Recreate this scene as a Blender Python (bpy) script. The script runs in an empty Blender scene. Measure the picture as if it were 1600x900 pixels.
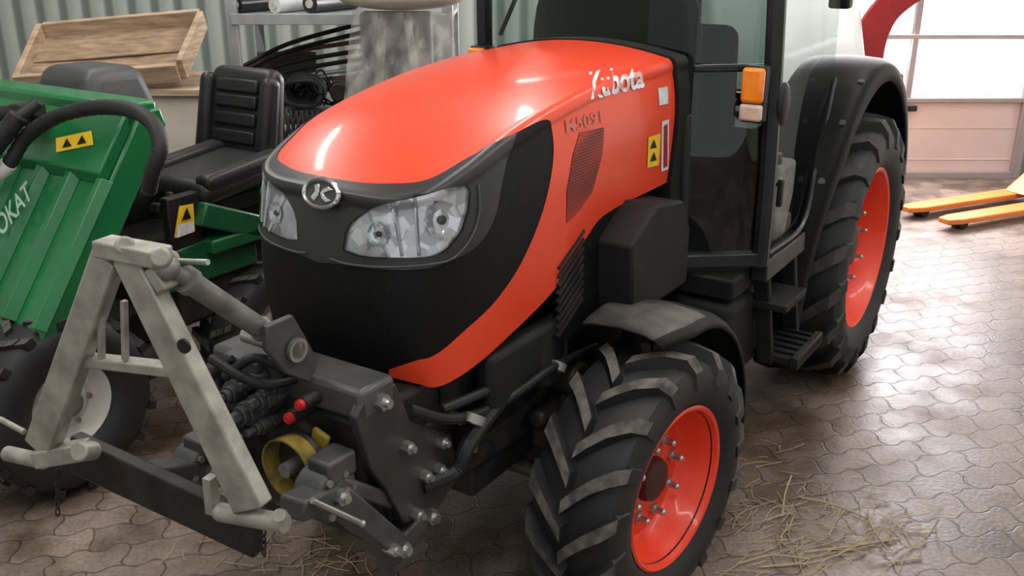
import bpy, bmesh, math, random
from math import radians, sin, cos, pi, tan, sqrt
from mathutils import Vector as V, Matrix as M
from mathutils.bvhtree import BVHTree
random.seed(7)
SC = bpy.context.scene
C = SC.collection
try:
    SC.view_settings.view_transform = 'Standard'
except Exception:
    pass
# ---------------------------------------------------------------- camera model
F = 1500.0; P = radians(20); H = 2.0; TH = radians(33.3)
OX, OY = -0.0436, 2.904
MT = M.Translation((OX, OY, 0)) @ M.Rotation(-TH, 4, 'Z')
MTI = MT.inverted()
CW = V((0, 0, H)); CL = MTI @ CW
def rayw(px, py):
    u = px-800.0; v = py-450.0
    return V((u, F*cos(P)-v*sin(P), -(F*sin(P)+v*cos(P))))
def _hit(o, d, x, y, z):
    if x is not None: t = (x-o.x)/d.x
    elif y is not None: t = (y-o.y)/d.y
    else: t = (z-o.z)/d.z
    return o+d*t
def W(px, py, x=None, y=None, z=None):
    return _hit(CW, rayw(px, py), x, y, z)
def rayl(px, py):
    return MTI.to_3x3() @ rayw(px, py)
def L(px, py, x=None, y=None, z=None):
    return _hit(CL, rayl(px, py), x, y, z)
def Lp(px, py, p0, n):
    d = rayl(px, py); n = V(n); p0 = V(p0)
    return CL+d*((p0-CL).dot(n)/d.dot(n))
# ---------------------------------------------------------------- mesh builder
RM = {}
def cr(pts, n=8, closed=False):
    pts = [V(p) for p in pts]; out = []
    k = len(pts)
    rng = k if closed else k-1
    for i in range(rng):
        if closed:
            a, b, c, d = pts[(i-1) % k], pts[i], pts[(i+1) % k], pts[(i+2) % k]
        else:
            a = pts[i-1] if i > 0 else pts[i]*2-pts[i+1]
            b = pts[i]; c = pts[i+1]
            d = pts[i+2] if i+2 < k else pts[i+1]*2-pts[i]
        for q in range(n):
            t = q/n
            out.append(0.5*((2*b)+(c-a)*t+(2*a-5*b+4*c-d)*t*t+(3*b-a-3*c+d)*t**3))
    if not closed: out.append(pts[-1])
    return out
class MB:
    def __init__(s): s.v = []; s.f = []; s.mi = []
    def add(s, vs, fs, m=0):
        o = len(s.v); s.v += [V(p) for p in vs]
        s.f += [[i+o for i in f] for f in fs]; s.mi += [m]*len(fs); return s
    def box(s, c, d, R=None, m=0, top=(1, 1)):
        c = V(c); vs = []
        for z in (-.5, .5):
            k = top if z > 0 else (1, 1)
            for x, y in ((-.5, -.5), (.5, -.5), (.5, .5), (-.5, .5)):
                p = V((x*d[0]*k[0], y*d[1]*k[1], z*d[2]))
                if R is not None: p = R @ p
                vs.append(c+p)
        return s.add(vs, [[3, 2, 1, 0], [4, 5, 6, 7], [0, 1, 5, 4], [1, 2, 6, 5], [2, 3, 7, 6], [3, 0, 4, 7]], m)
    def bar(s, a, b, w, h, up=(0, 0, 1), m=0, w2=None, h2=None):
        a = V(a); b = V(b); d = (b-a).normalized(); up = V(up)
        x = d.cross(up)
        if x.length < 1e-4: x = d.cross(V((0, 1, 0)))
        x.normalize(); y = x.cross(d).normalized()
        w2 = w if w2 is None else w2; h2 = h if h2 is None else h2
        vs = [a-x*w/2-y*h/2, a+x*w/2-y*h/2, a+x*w/2+y*h/2, a-x*w/2+y*h/2,
              b-x*w2/2-y*h2/2, b+x*w2/2-y*h2/2, b+x*w2/2+y*h2/2, b-x*w2/2+y*h2/2]
        return s.add(vs, [[0, 1, 2, 3], [7, 6, 5, 4], [1, 0, 4, 5], [2, 1, 5, 6], [3, 2, 6, 7], [0, 3, 7, 4]], m)
    def frame(s, d):
        d = d.normalized(); a = V((0, 0, 1)) if abs(d.z) < .9 else V((1, 0, 0))
        x = d.cross(a).normalized(); return x, d.cross(x).normalized()
    def cyl(s, a, b, r, r2=None, n=18, m=0):
        a = V(a); b = V(b); r2 = r if r2 is None else r2; x, y = s.frame(b-a)
        vs = [a+(x*cos(2*pi*i/n)+y*sin(2*pi*i/n))*r for i in range(n)]
        vs += [b+(x*cos(2*pi*i/n)+y*sin(2*pi*i/n))*r2 for i in range(n)]
        fs = [[i, (i+1) % n, n+(i+1) % n, n+i] for i in range(n)]
        fs += [list(range(n))[::-1], list(range(n, 2*n))]
        return s.add(vs, fs, m)
    def tube(s, pts, r, n=10, m=0, closed=False):
        pts = [V(p) for p in pts]; k = len(pts); vs = []
        x = None
        for i, p in enumerate(pts):
            if closed: d = pts[(i+1) % k]-pts[i-1]
            else: d = pts[min(i+1, k-1)]-pts[max(i-1, 0)]
            d.normalize()
            if x is None: x, _ = s.frame(d)
            x = (x-d*x.dot(d)).normalized(); y = d.cross(x)
            rr = r[i] if isinstance(r, (list, tuple)) else r
            vs += [p+(x*cos(2*pi*j/n)+y*sin(2*pi*j/n))*rr for j in range(n)]
        fs = []
        for i in range(k if closed else k-1):
            i2 = (i+1) % k
            fs += [[i*n+j, i*n+(j+1) % n, i2*n+(j+1) % n, i2*n+j] for j in range(n)]
        if not closed: fs += [list(range(n))[::-1], list(range((k-1)*n, k*n))]
        return s.add(vs, fs, m)
    def lathe(s, prof, c=(0, 0, 0), ax=(1, 0, 0), n=48, m=0, closed=False, caps=True):
        c = V(c); ax = V(ax).normalized(); x, y = s.frame(ax); vs = []; k = len(prof)
        for h, r in prof:
            vs += [c+ax*h+(x*cos(2*pi*j/n)+y*sin(2*pi*j/n))*r for j in range(n)]
        fs = []
        for i in range(k if closed else k-1):
            i2 = (i+1) % k
            fs += [[i*n+j, i*n+(j+1) % n, i2*n+(j+1) % n, i2*n+j] for j in range(n)]
        if not closed and caps:
            if prof[0][1] > 1e-4: fs.append(list(range(n))[::-1])
            if prof[-1][1] > 1e-4: fs.append(list(range((k-1)*n, k*n)))
        return s.add(vs, fs, m)
    def prism(s, poly, vec, m=0):
        poly = [V(p) for p in poly]; vec = V(vec); n = len(poly)
        vs = poly+[p+vec for p in poly]
        fs = [list(range(n))[::-1], list(range(n, 2*n))]+[[i, (i+1) % n, n+(i+1) % n, n+i] for i in range(n)]
        return s.add(vs, fs, m)
    def ball(s, c, r, n=14, m=0):
        c = V(c); r = (r, r, r) if not isinstance(r, (list, tuple)) else r; vs = []; fs = []
        for i in range(n+1):
            a = pi*i/n
            for j in range(2*n):
                b = pi*j/n; vs.append(c+V((r[0]*sin(a)*cos(b), r[1]*sin(a)*sin(b), r[2]*cos(a))))
        for i in range(n):
            for j in range(2*n):
                fs.append([i*2*n+j, (i+1)*2*n+j, (i+1)*2*n+(j+1) % (2*n), i*2*n+(j+1) % (2*n)])
        return s.add(vs, fs, m)
    def sheet(s, rows, m=0):
        n = len(rows[0]); vs = [p for r in rows for p in r]
        return s.add(vs, [[i*n+j, i*n+j+1, (i+1)*n+j+1, (i+1)*n+j] for i in range(len(rows)-1) for j in range(n-1)], m)
    def xf(s, Mx): s.v = [Mx @ p for p in s.v]; return s
    def build(s, name, mats, par=None, sp=None, bev=0, ang=35, seg=2, sub=0, solid=0, recalc=True):
        vs = [sp @ p for p in s.v] if sp is not None else s.v
        if par is not None:
            R = RM[par.name]; Ri = R.inverted(); loc = None
        else:
            xs = [p.x for p in vs]; ys = [p.y for p in vs]; zs = [p.z for p in vs]
            loc = V(((min(xs)+max(xs))/2, (min(ys)+max(ys))/2, min(zs))); R = M.Translation(loc); Ri = R.inverted()
        me = bpy.data.meshes.new(name)
        me.from_pydata([tuple(Ri @ p) for p in vs], [], s.f)
        if not isinstance(mats, (list, tuple)): mats = [mats]
        for q in mats: me.materials.append(q)
        me.polygons.foreach_set('material_index', s.mi)
        bm = bmesh.new(); bm.from_mesh(me)
        bmesh.ops.remove_doubles(bm, verts=bm.verts, dist=1e-6)
        if recalc: bmesh.ops.recalc_face_normals(bm, faces=bm.faces)
        bm.to_mesh(me); bm.free()
        me.shade_smooth()
        me.set_sharp_from_angle(angle=radians(ang))
        o = bpy.data.objects.new(name, me); C.objects.link(o)
        if par is not None: o.parent = par
        else: o.location = loc
        RM[o.name] = R
        if solid:
            q = o.modifiers.new('thickness', 'SOLIDIFY'); q.thickness = solid; q.offset = 0
        if bev:
            q = o.modifiers.new('bevel', 'BEVEL'); q.width = bev; q.segments = seg; q.limit_method = 'ANGLE'; q.angle_limit = radians(40)
        if sub:
            q = o.modifiers.new('subsurf', 'SUBSURF'); q.levels = sub; q.render_levels = sub
        return o
def tag(o, label=None, cat=None, group=None, kind=None):
    if label: o['label'] = label
    if cat: o['category'] = cat
    if group: o['group'] = group
    if kind: o['kind'] = kind
    return o
def empty(name, loc, rz=0):
    o = bpy.data.objects.new(name, None); C.objects.link(o); o.location = loc; o.rotation_euler = (0, 0, rz)
    o.empty_display_size = .1
    RM[o.name] = M.Translation(loc) @ M.Rotation(rz, 4, 'Z'); return o
# ---------------------------------------------------------------- materials
def new_mat(name):
    m = bpy.data.materials.new(name); m.use_nodes = True
    nt = m.node_tree; b = nt.nodes['Principled BSDF']; return m, nt, b
def mat(name, c, rough=.5, metal=0, c2=None, scale=12, lo=.35, hi=.7, bump=0, bscale=80, coat=0, rvar=0, stretch=None, spec=.5):
    m, nt, b = new_mat(name); N = nt.nodes; K = nt.links
    tc = N.new('ShaderNodeTexCoord'); src = tc.outputs['Object']
    if stretch:
        mp = N.new('ShaderNodeMapping'); mp.inputs['Scale'].default_value = stretch
        K.new(src, mp.inputs['Vector']); src = mp.outputs['Vector']
    nz = N.new('ShaderNodeTexNoise'); nz.inputs['Scale'].default_value = scale; nz.inputs['Detail'].default_value = 6
    K.new(src, nz.inputs['Vector'])
    rp = N.new('ShaderNodeValToRGB'); e = rp.color_ramp.elements
    c2 = c2 or tuple(k*.85 for k in c)
    e[0].position = lo; e[1].position = hi; e[0].color = (*c, 1); e[1].color = (*c2, 1)
    K.new(nz.outputs['Fac'], rp.inputs['Fac']); K.new(rp.outputs['Color'], b.inputs['Base Color'])
    b.inputs['Roughness'].default_value = rough; b.inputs['Metallic'].default_value = metal
    b.inputs['Coat Weight'].default_value = coat; b.inputs['Coat Roughness'].default_value = .08
    b.inputs['Specular IOR Level'].default_value = spec
    if rvar:
        mr = N.new('ShaderNodeMapRange'); mr.inputs['To Min'].default_value = rough-rvar; mr.inputs['To Max'].default_value = rough+rvar
        K.new(nz.outputs['Fac'], mr.inputs['Value']); K.new(mr.outputs['Result'], b.inputs['Roughness'])
    if bump:
        n2 = N.new('ShaderNodeTexNoise'); n2.inputs['Scale'].default_value = bscale; n2.inputs['Detail'].default_value = 4
        K.new(src, n2.inputs['Vector'])
        bp = N.new('ShaderNodeBump'); bp.inputs['Strength'].default_value = bump; bp.inputs['Distance'].default_value = .01
        K.new(n2.outputs['Fac'], bp.inputs['Height']); K.new(bp.outputs['Normal'], b.inputs['Normal'])
    return m
def mesh_mat(name, c, hole, scale, rough=.5, metal=0, spec=.5):
    m, nt, b = new_mat(name); N = nt.nodes; K = nt.links
    tc = N.new('ShaderNodeTexCoord'); vo = N.new('ShaderNodeTexVoronoi'); vo.inputs['Scale'].default_value = scale
    vo.inputs['Randomness'].default_value = 0
    K.new(tc.outputs['Object'], vo.inputs['Vector'])
    rp = N.new('ShaderNodeValToRGB'); e = rp.color_ramp.elements
    e[0].position = .38; e[1].position = .5; e[0].color = (*hole, 1); e[1].color = (*c, 1)
    K.new(vo.outputs['Distance'], rp.inputs['Fac']); K.new(rp.outputs['Color'], b.inputs['Base Color'])
    b.inputs['Roughness'].default_value = rough; b.inputs['Metallic'].default_value = metal
    b.inputs['Specular IOR Level'].default_value = spec
    return m
def facet_mat(name):
    m, nt, b = new_mat(name); N = nt.nodes; K = nt.links
    tc = N.new('ShaderNodeTexCoord'); vo = N.new('ShaderNodeTexVoronoi'); vo.inputs['Scale'].default_value = 34
    K.new(tc.outputs['Object'], vo.inputs['Vector'])
    sp = N.new('ShaderNodeSeparateColor'); K.new(vo.outputs['Color'], sp.inputs[0])
    rp = N.new('ShaderNodeValToRGB'); e = rp.color_ramp.elements
    e[0].position = .1; e[1].position = .8; e[0].color = (.42, .43, .45, 1); e[1].color = (.92, .93, .95, 1)
    K.new(sp.outputs[0], rp.inputs['Fac']); K.new(rp.outputs['Color'], b.inputs['Base Color'])
    b.inputs['Roughness'].default_value = .16; b.inputs['Metallic'].default_value = .45
    return m
def glass_mat(name, tint, rough=.02, fac=.12, white=0, ior=1.45):
    m = bpy.data.materials.new(name); m.use_nodes = True; nt = m.node_tree; N = nt.nodes; K = nt.links
    N.remove(N['Principled BSDF']); out = N['Material Output']
    tr = N.new('ShaderNodeBsdfTransparent'); tr.inputs['Color'].default_value = (*tint, 1)
    gl = N.new('ShaderNodeBsdfGlossy'); gl.inputs['Roughness'].default_value = rough
    fr = N.new('ShaderNodeFresnel'); fr.inputs['IOR'].default_value = ior
    ad = N.new('ShaderNodeMath'); ad.operation = 'ADD'; ad.inputs[1].default_value = fac; ad.use_clamp = True
    K.new(fr.outputs['Fac'], ad.inputs[0])
    mx = N.new('ShaderNodeMixShader'); K.new(ad.outputs[0], mx.inputs['Fac']); K.new(tr.outputs[0], mx.inputs[1]); K.new(gl.outputs[0], mx.inputs[2])
    res = mx
    if white:
        df = N.new('ShaderNodeBsdfDiffuse'); df.inputs['Color'].default_value = (.62, .60, .57, 1)
        nz = N.new('ShaderNodeTexNoise'); nz.inputs['Scale'].default_value = 3.5; nz.inputs['Detail'].default_value = 3
        nz.inputs['Distortion'].default_value = .6
        mp = N.new('ShaderNodeMapping'); mp.inputs['Scale'].default_value = (1.8, 1, .8); mp.inputs['Rotation'].default_value = (0, .5, 0)
        tc = N.new('ShaderNodeTexCoord'); K.new(tc.outputs['Object'], mp.inputs['Vector']); K.new(mp.outputs[0], nz.inputs['Vector'])
        mr = N.new('ShaderNodeMapRange'); mr.inputs['From Min'].default_value = .35; mr.inputs['From Max'].default_value = .65
        mr.inputs['To Min'].default_value = max(0, white-.22); mr.inputs['To Max'].default_value = min(1, white+.28)
        K.new(nz.outputs['Fac'], mr.inputs['Value'])
        m2 = N.new('ShaderNodeMixShader'); K.new(mr.outputs[0], m2.inputs['Fac'])
        K.new(mx.outputs[0], m2.inputs[1]); K.new(df.outputs[0], m2.inputs[2]); res = m2
    K.new(res.outputs[0], out.inputs['Surface'])
    return m
def emit_mat(name, c, s, c2=None):
    m, nt, b = new_mat(name); N = nt.nodes; K = nt.links
    tc = N.new('ShaderNodeTexCoord'); nz = N.new('ShaderNodeTexNoise'); nz.inputs['Scale'].default_value = 1.6
    K.new(tc.outputs['Object'], nz.inputs['Vector'])
    rp = N.new('ShaderNodeValToRGB'); e = rp.color_ramp.elements; e[0].position = .42; e[1].position = .62
    e[0].color = (*c, 1); e[1].color = (*(c2 or c), 1)
    K.new(nz.outputs['Fac'], rp.inputs['Fac']); K.new(rp.outputs['Color'], b.inputs['Emission Color'])
    b.inputs['Emission Strength'].default_value = s; b.inputs['Base Color'].default_value = (.8, .8, .8, 1)
    return m
ORANGE = mat('orange_paint', (.80, .059, .017), .33, 0, (.76, .055, .016), 3, coat=.22, bump=.01, bscale=300)
RIMRED = mat('rim_paint', (.88, .055, .016), .40, 0, (.78, .048, .015), 5, coat=.15)
BLACKP = mat('black_plastic', (.011, .011, .012), .48, 0, (.016, .016, .017), 8, bump=.02, bscale=400, spec=.3)
MATTEB = mat('matte_black_plastic', (.011, .011, .011), .60, 0, (.016, .016, .016), 8, bump=.03, bscale=300, spec=.2)
FENDB = mat('black_fender_plastic', (.006, .006, .006), .5, 0, (.009, .009, .009), 8, bump=.02, bscale=300, spec=.10)
CHAR = mat('charcoal_plastic', (.024, .024, .025), .36, 0, (.029, .029, .030), 8, bump=.02, bscale=500, spec=.45)
GLOSSB = mat('black_paint', (.012, .013, .015), .36, 0, (.02, .02, .022), 6, coat=.05, spec=.35)
GRILLE = mesh_mat('grille_mesh', (.006, .006, .006), (.003, .003, .003), 230, .55, 0, .2)
VENT = mesh_mat('vent_mesh', (.38, .030, .012), (.04, .008, .006), 120, .5)
CAST = mat('grey_casting', (.05, .051, .053), .48, .2, (.078, .078, .078), 14, rvar=.1, bump=.05, bscale=90)
DKMET = mat('dark_metal', (.016, .016, .018), .5, .2, (.036, .033, .029), 16, rvar=.1, bump=.05, spec=.35)
GREYP = mat('grey_paint', (.050, .050, .052), .42, .1, (.078, .076, .073), 9, coat=.1)
PLATE = mat('bracket_paint', (.024, .024, .025), .42, .1, (.040, .039, .038), 9)
GALV = mat('galvanised_steel', (.43, .41, .355), .5, .4, (.22, .205, .175), 18, .3, .72, rvar=.12, bump=.06, bscale=60)
DULL = mat('dull_steel', (.26, .255, .235), .45, .45, (.16, .157, .145), 14)
STEEL = mat('bright_steel', (.55, .55, .53), .3, .9, (.4, .4, .38), 20)
CHROME = mat('chrome', (.8, .8, .82), .12, 1, (.7, .7, .72), 4)
RUBBER = mat('rubber', (.012, .013, .015), .58, 0, (.021, .021, .021), 10, bump=.05, bscale=60, spec=.4)
RDUST = mat('rubber_dusty', (.135, .124, .105), .85, 0, (.042, .039, .035), 22, .36, .64, bump=.08, bscale=80)
RDUST2 = mat('rubber_worn', (.05, .048, .044), .7, 0, (.022, .022, .021), 18, bump=.05)
RDUST3 = mat('rubber_muddy', (.085, .078, .068), .8, 0, (.035, .033, .03), 16, bump=.06)
DUST = mat('dusty_plastic', (.105, .094, .083), .75, 0, (.022, .021, .020), 7, .34, .60, bump=.05)
GLASS = glass_mat('cab_glass', (.52, .62, .58), .02, .02, ior=1.3)
GLASSQ = glass_mat('tinted_quarter_glass', (.17, .23, .21), .02, .04, ior=1.45)
GLASSC = glass_mat('door_clear_glass', (.86, .90, .89), .02, .005, ior=1.10)
LENS = glass_mat('clear_lens', (.97, .97, .98), .02, .02, ior=1.35)
REFL = facet_mat('faceted_reflector')
REFL2 = mat('reflector_bowl', (.92, .93, .94), .14, .7, (.8, .82, .84), 12)
AMBER = mat('amber_lens', (.95, .22, .01), .2, 0, (.9, .3, .03), 30, coat=.5)
CLEARW = mat('pale_lens', (.66, .50, .40), .25, 0, (.56, .42, .33), 30, coat=.5)
YELLOW = mat('yellow_sticker', (.85, .55, .02), .4, 0, (.8, .5, .03), 30)
YDIRT = mat('yellow_plastic', (.30, .21, .025), .6, 0, (.075, .058, .022), 14, .36, .60)
WHITE = mat('white_paint', (.78, .78, .76), .4, 0, (.68, .68, .66), 4, coat=.2)
OFFW = mat('offwhite_plastic', (.40, .385, .35), .6, 0, (.22, .21, .19), 9, .3, .65)
LETTER = mat('silver_letter', (.78, .80, .84), .45, 0, (.80, .30, .24), 36, .50, .64)
SLETTER = mat('silver_sticker', (.72, .74, .76), .4, 0, (.5, .53, .56), 40)
LETTER2 = mat('faint_letter', (.46, .17, .13), .4, .1, (.60, .13, .08), 60)
GREEN = mat('green_paint', (.008, .170, .048), .38, 0, (.006, .125, .036), 4, coat=.25, bump=.02, bscale=40)
GREEND = mat('dark_green_paint', (.006, .095, .030), .42, 0, (.004, .06, .02), 8, coat=.15)
GREENL = mat('pale_green_letter', (.38, .58, .42), .5, 0, (.30, .5, .34), 20)
VINYL = mat('black_vinyl', (.012, .012, .013), .40, 0, (.018, .018, .019), 10, bump=.10, bscale=160, spec=.4)
CABV = mat('cab_seat_fabric', (.008, .008, .008), .8, 0, (.012, .012, .012), 10, spec=.15)
DGREY = mat('dark_grey_plastic', (.050, .052, .055), .5, 0, (.065, .065, .067), 5, bump=.05)
WOOD = mat('pale_wood', (.58, .43, .29), .75, 0, (.30, .205, .13), 5, .3, .68, stretch=(1.2, 1.2, 9), bump=.2, bscale=30)
WOODD = mat('brown_wood', (.40, .275, .175), .75, 0, (.20, .13, .08), 5, .3, .7, stretch=(2, 5, 5), bump=.15, bscale=30)
PLY = mat('plywood', (.70, .63, .55), .7, 0, (.58, .51, .43), 4, bump=.05)
FILMB = mat('black_film', (.015, .016, .017), .3, 0, (.03, .03, .032), 10)
FILMW = mat('white_film', (.7, .7, .7), .45, 0, (.55, .56, .56), 10)
CREAM = mat('cream_tarp', (.62, .58, .5), .6, 0, (.5, .46, .38), 6, bump=.1, bscale=15)
BROWNB = mat('brown_board', (.17, .155, .14), .7, 0, (.09, .085, .08), 5, bump=.1, bscale=15)
RACK = mat('rack_steel', (.42, .44, .45), .45, .4, (.32, .34, .35), 10)
REDP = mat('dark_red_paint', (.36, .014, .016), .35, 0, (.30, .013, .014), 5, coat=.2)
REDCAP = mat('red_cap', (.6, .02, .02), .4, 0, (.5, .02, .02), 20)
COPPER = mat('rusty_metal', (.22, .11, .06), .6, .4, (.10, .055, .035), 18)
YORANGE = mat('orange_yellow_paint', (.80, .205, .022), .45, 0, (.66, .17, .02), 6, coat=.15)
STRAW = mat('straw', (.46, .36, .22), .8, 0, (.34, .26, .15), 20)
DOORP = mat('door_panel', (.74, .56, .51), .5, 0, (.68, .52, .47), 3, bump=.02)
DOORF = mat('door_frame', (.36, .30, .285), .5, 0, (.30, .26, .25), 5)
PANE = emit_mat('daylight_pane', (1, .98, .98), 1.3, (.90, .88, .95))
TUBE = emit_mat('light_tube', (1, .97, .92), 9)
CEIL = mat('ceiling_sheet', (.60, .61, .60), .7, 0, (.56, .57, .56), 2)
PLASTIC = glass_mat('plastic_wrap', (.80, .79, .77), .22, .05, .34, ior=1.25)
HUBM = mat('hub_paint', (.05, .010, .008), .5, 0, (.03, .010, .009), 12)
GWR = mat('pale_rim', (.66, .65, .60), .5, .1, (.50, .48, .42), 9)
def wall_mat():
    m, nt, b = new_mat('corrugated_wall'); N = nt.nodes; K = nt.links
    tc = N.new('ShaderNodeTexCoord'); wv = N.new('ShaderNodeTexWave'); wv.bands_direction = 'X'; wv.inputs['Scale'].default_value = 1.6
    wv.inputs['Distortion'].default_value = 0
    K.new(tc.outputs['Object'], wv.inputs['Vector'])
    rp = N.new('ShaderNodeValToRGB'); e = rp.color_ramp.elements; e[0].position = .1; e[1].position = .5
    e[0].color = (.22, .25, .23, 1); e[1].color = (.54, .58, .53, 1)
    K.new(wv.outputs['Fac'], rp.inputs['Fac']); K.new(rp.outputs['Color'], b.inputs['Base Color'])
    bp = N.new('ShaderNodeBump'); bp.inputs['Strength'].default_value = .6; bp.inputs['Distance'].default_value = .03
    K.new(wv.outputs['Fac'], bp.inputs['Height']); K.new(bp.outputs['Normal'], b.inputs['Normal'])
    b.inputs['Roughness'].default_value = .45; return m
def floor_mat():
    m, nt, b = new_mat('interlocking_pavers'); N = nt.nodes; K = nt.links
    def math_(op, a, b_=None):
        n = N.new('ShaderNodeMath'); n.operation = op
        for i, q in enumerate((a, b_)):
            if q is None: continue
            if isinstance(q, (int, float)): n.inputs[i].default_value = q
            else: K.new(q, n.inputs[i])
        return n.outputs[0]
    def noise(scale, det=6):
        n = N.new('ShaderNodeTexNoise'); n.inputs['Scale'].default_value = scale; n.inputs['Detail'].default_value = det
        K.new(tc.outputs['Object'], n.inputs['Vector']); return n
    def ramp(src, p0, c0, p1, c1):
        r = N.new('ShaderNodeValToRGB'); e = r.color_ramp.elements; e[0].position = p0; e[1].position = p1
        e[0].color = (*c0, 1); e[1].color = (*c1, 1); K.new(src, r.inputs['Fac']); return r.outputs['Color']
    def mul(a, b_, f=1, mode='MULTIPLY'):
        x = N.new('ShaderNodeMixRGB'); x.blend_type = mode; x.inputs['Fac'].default_value = f
        K.new(a, x.inputs[1]); K.new(b_, x.inputs[2]); return x.outputs[0]
    tc = N.new('ShaderNodeTexCoord'); mp = N.new('ShaderNodeMapping'); mp.inputs['Rotation'].default_value = (0, 0, radians(-16))
    K.new(tc.outputs['Object'], mp.inputs['Vector'])
    nd = noise(9, 5)
    va = N.new('ShaderNodeVectorMath'); va.operation = 'SCALE'; va.inputs['Scale'].default_value = .055
    K.new(nd.outputs['Color'], va.inputs[0])
    vb = N.new('ShaderNodeVectorMath'); vb.operation = 'ADD'; K.new(mp.outputs[0], vb.inputs[0]); K.new(va.outputs[0], vb.inputs[1])
    sp = N.new('ShaderNodeSeparateXYZ'); K.new(vb.outputs[0], sp.inputs[0])
    x, y = sp.outputs['X'], sp.outputs['Y']
    x2 = math_('ADD', x, math_('MULTIPLY', math_('SINE', math_('MULTIPLY', y, 2*pi/.13)), .009))
    y2 = math_('ADD', y, math_('MULTIPLY', math_('SINE', math_('MULTIPLY', x, 2*pi/.125)), .009))
    cb = N.new('ShaderNodeCombineXYZ'); K.new(x2, cb.inputs[0]); K.new(y2, cb.inputs[1])
    br = N.new('ShaderNodeTexBrick'); br.inputs['Scale'].default_value = 1
    br.inputs['Brick Width'].default_value = .25; br.inputs['Row Height'].default_value = .13; br.inputs['Mortar Size'].default_value = .0055
    br.inputs['Mortar Smooth'].default_value = .7; br.inputs['Bias'].default_value = -.1
    br.inputs['Color1'].default_value = (.242, .196, .168, 1); br.inputs['Color2'].default_value = (.176, .140, .118, 1)
    br.inputs['Mortar'].default_value = (.090, .071, .058, 1)
    K.new(cb.outputs[0], br.inputs['Vector'])
    n1 = noise(1.5, 8); n4 = noise(4.5, 8); n3 = noise(60, 5)
    col = mul(br.outputs['Color'], ramp(n1.outputs['Fac'], .36, (.56, .50, .44), .66, (1.10, 1.06, 1.04)))
    col = mul(col, ramp(n4.outputs['Fac'], .38, (.60, .56, .51), .56, (1.06, 1.06, 1.06)))
    col = mul(col, ramp(n3.outputs['Fac'], .3, (.70, .70, .68), .7, (1.22, 1.22, 1.2)))
    K.new(col, b.inputs['Base Color'])
    mr = N.new('ShaderNodeMapRange'); mr.inputs['From Min'].default_value = .3; mr.inputs['From Max'].default_value = .7
    mr.inputs['To Min'].default_value = .32; mr.inputs['To Max'].default_value = .56
    K.new(n4.outputs['Fac'], mr.inputs['Value']); K.new(mr.outputs[0], b.inputs['Roughness'])
    bp = N.new('ShaderNodeBump'); bp.inputs['Strength'].default_value = .35; bp.inputs['Distance'].default_value = .006; bp.invert = True
    K.new(br.outputs['Fac'], bp.inputs['Height'])
    b2 = N.new('ShaderNodeBump'); b2.inputs['Strength'].default_value = .3; b2.inputs['Distance'].default_value = .005
    K.new(n3.outputs['Fac'], b2.inputs['Height']); K.new(bp.outputs['Normal'], b2.inputs['Normal']); K.new(b2.outputs['Normal'], b.inputs['Normal'])
    return m
WALL = wall_mat(); FLOORM = floor_mat()
# ---------------------------------------------------------------- text
def text_mesh(body, offset=0.0):
    cu = bpy.data.curves.new('t', 'FONT'); cu.body = body; cu.offset = offset; cu.resolution_u = 4
    ob = bpy.data.objects.new('t', cu); C.objects.link(ob)
    dg = bpy.context.evaluated_depsgraph_get()
    me = bpy.data.meshes.new_from_object(ob.evaluated_get(dg))
    vs = [v.co.copy() for v in me.vertices]; fs = [list(p.vertices) for p in me.polygons]
    bpy.data.objects.remove(ob); bpy.data.curves.remove(cu); bpy.data.meshes.remove(me)
    x0 = min(v.x for v in vs); x1 = max(v.x for v in vs); y0 = min(v.y for v in vs); y1 = max(v.y for v in vs)
    return [((v.x-x0)/(x1-x0), (v.y-y0)/(y1-y0)) for v in vs], fs
def place_text(body, quad, off=(0, 0, 0), offset=0.0):
    bl, br, tr, tl = [V(q) for q in quad]; off = V(off)
    uv, fs = text_mesh(body, offset)
    vs = [(bl*(1-a)+br*a)*(1-b)+(tl*(1-a)+tr*a)*b+off for a, b in uv]
    return MB().add(vs, fs)
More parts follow.
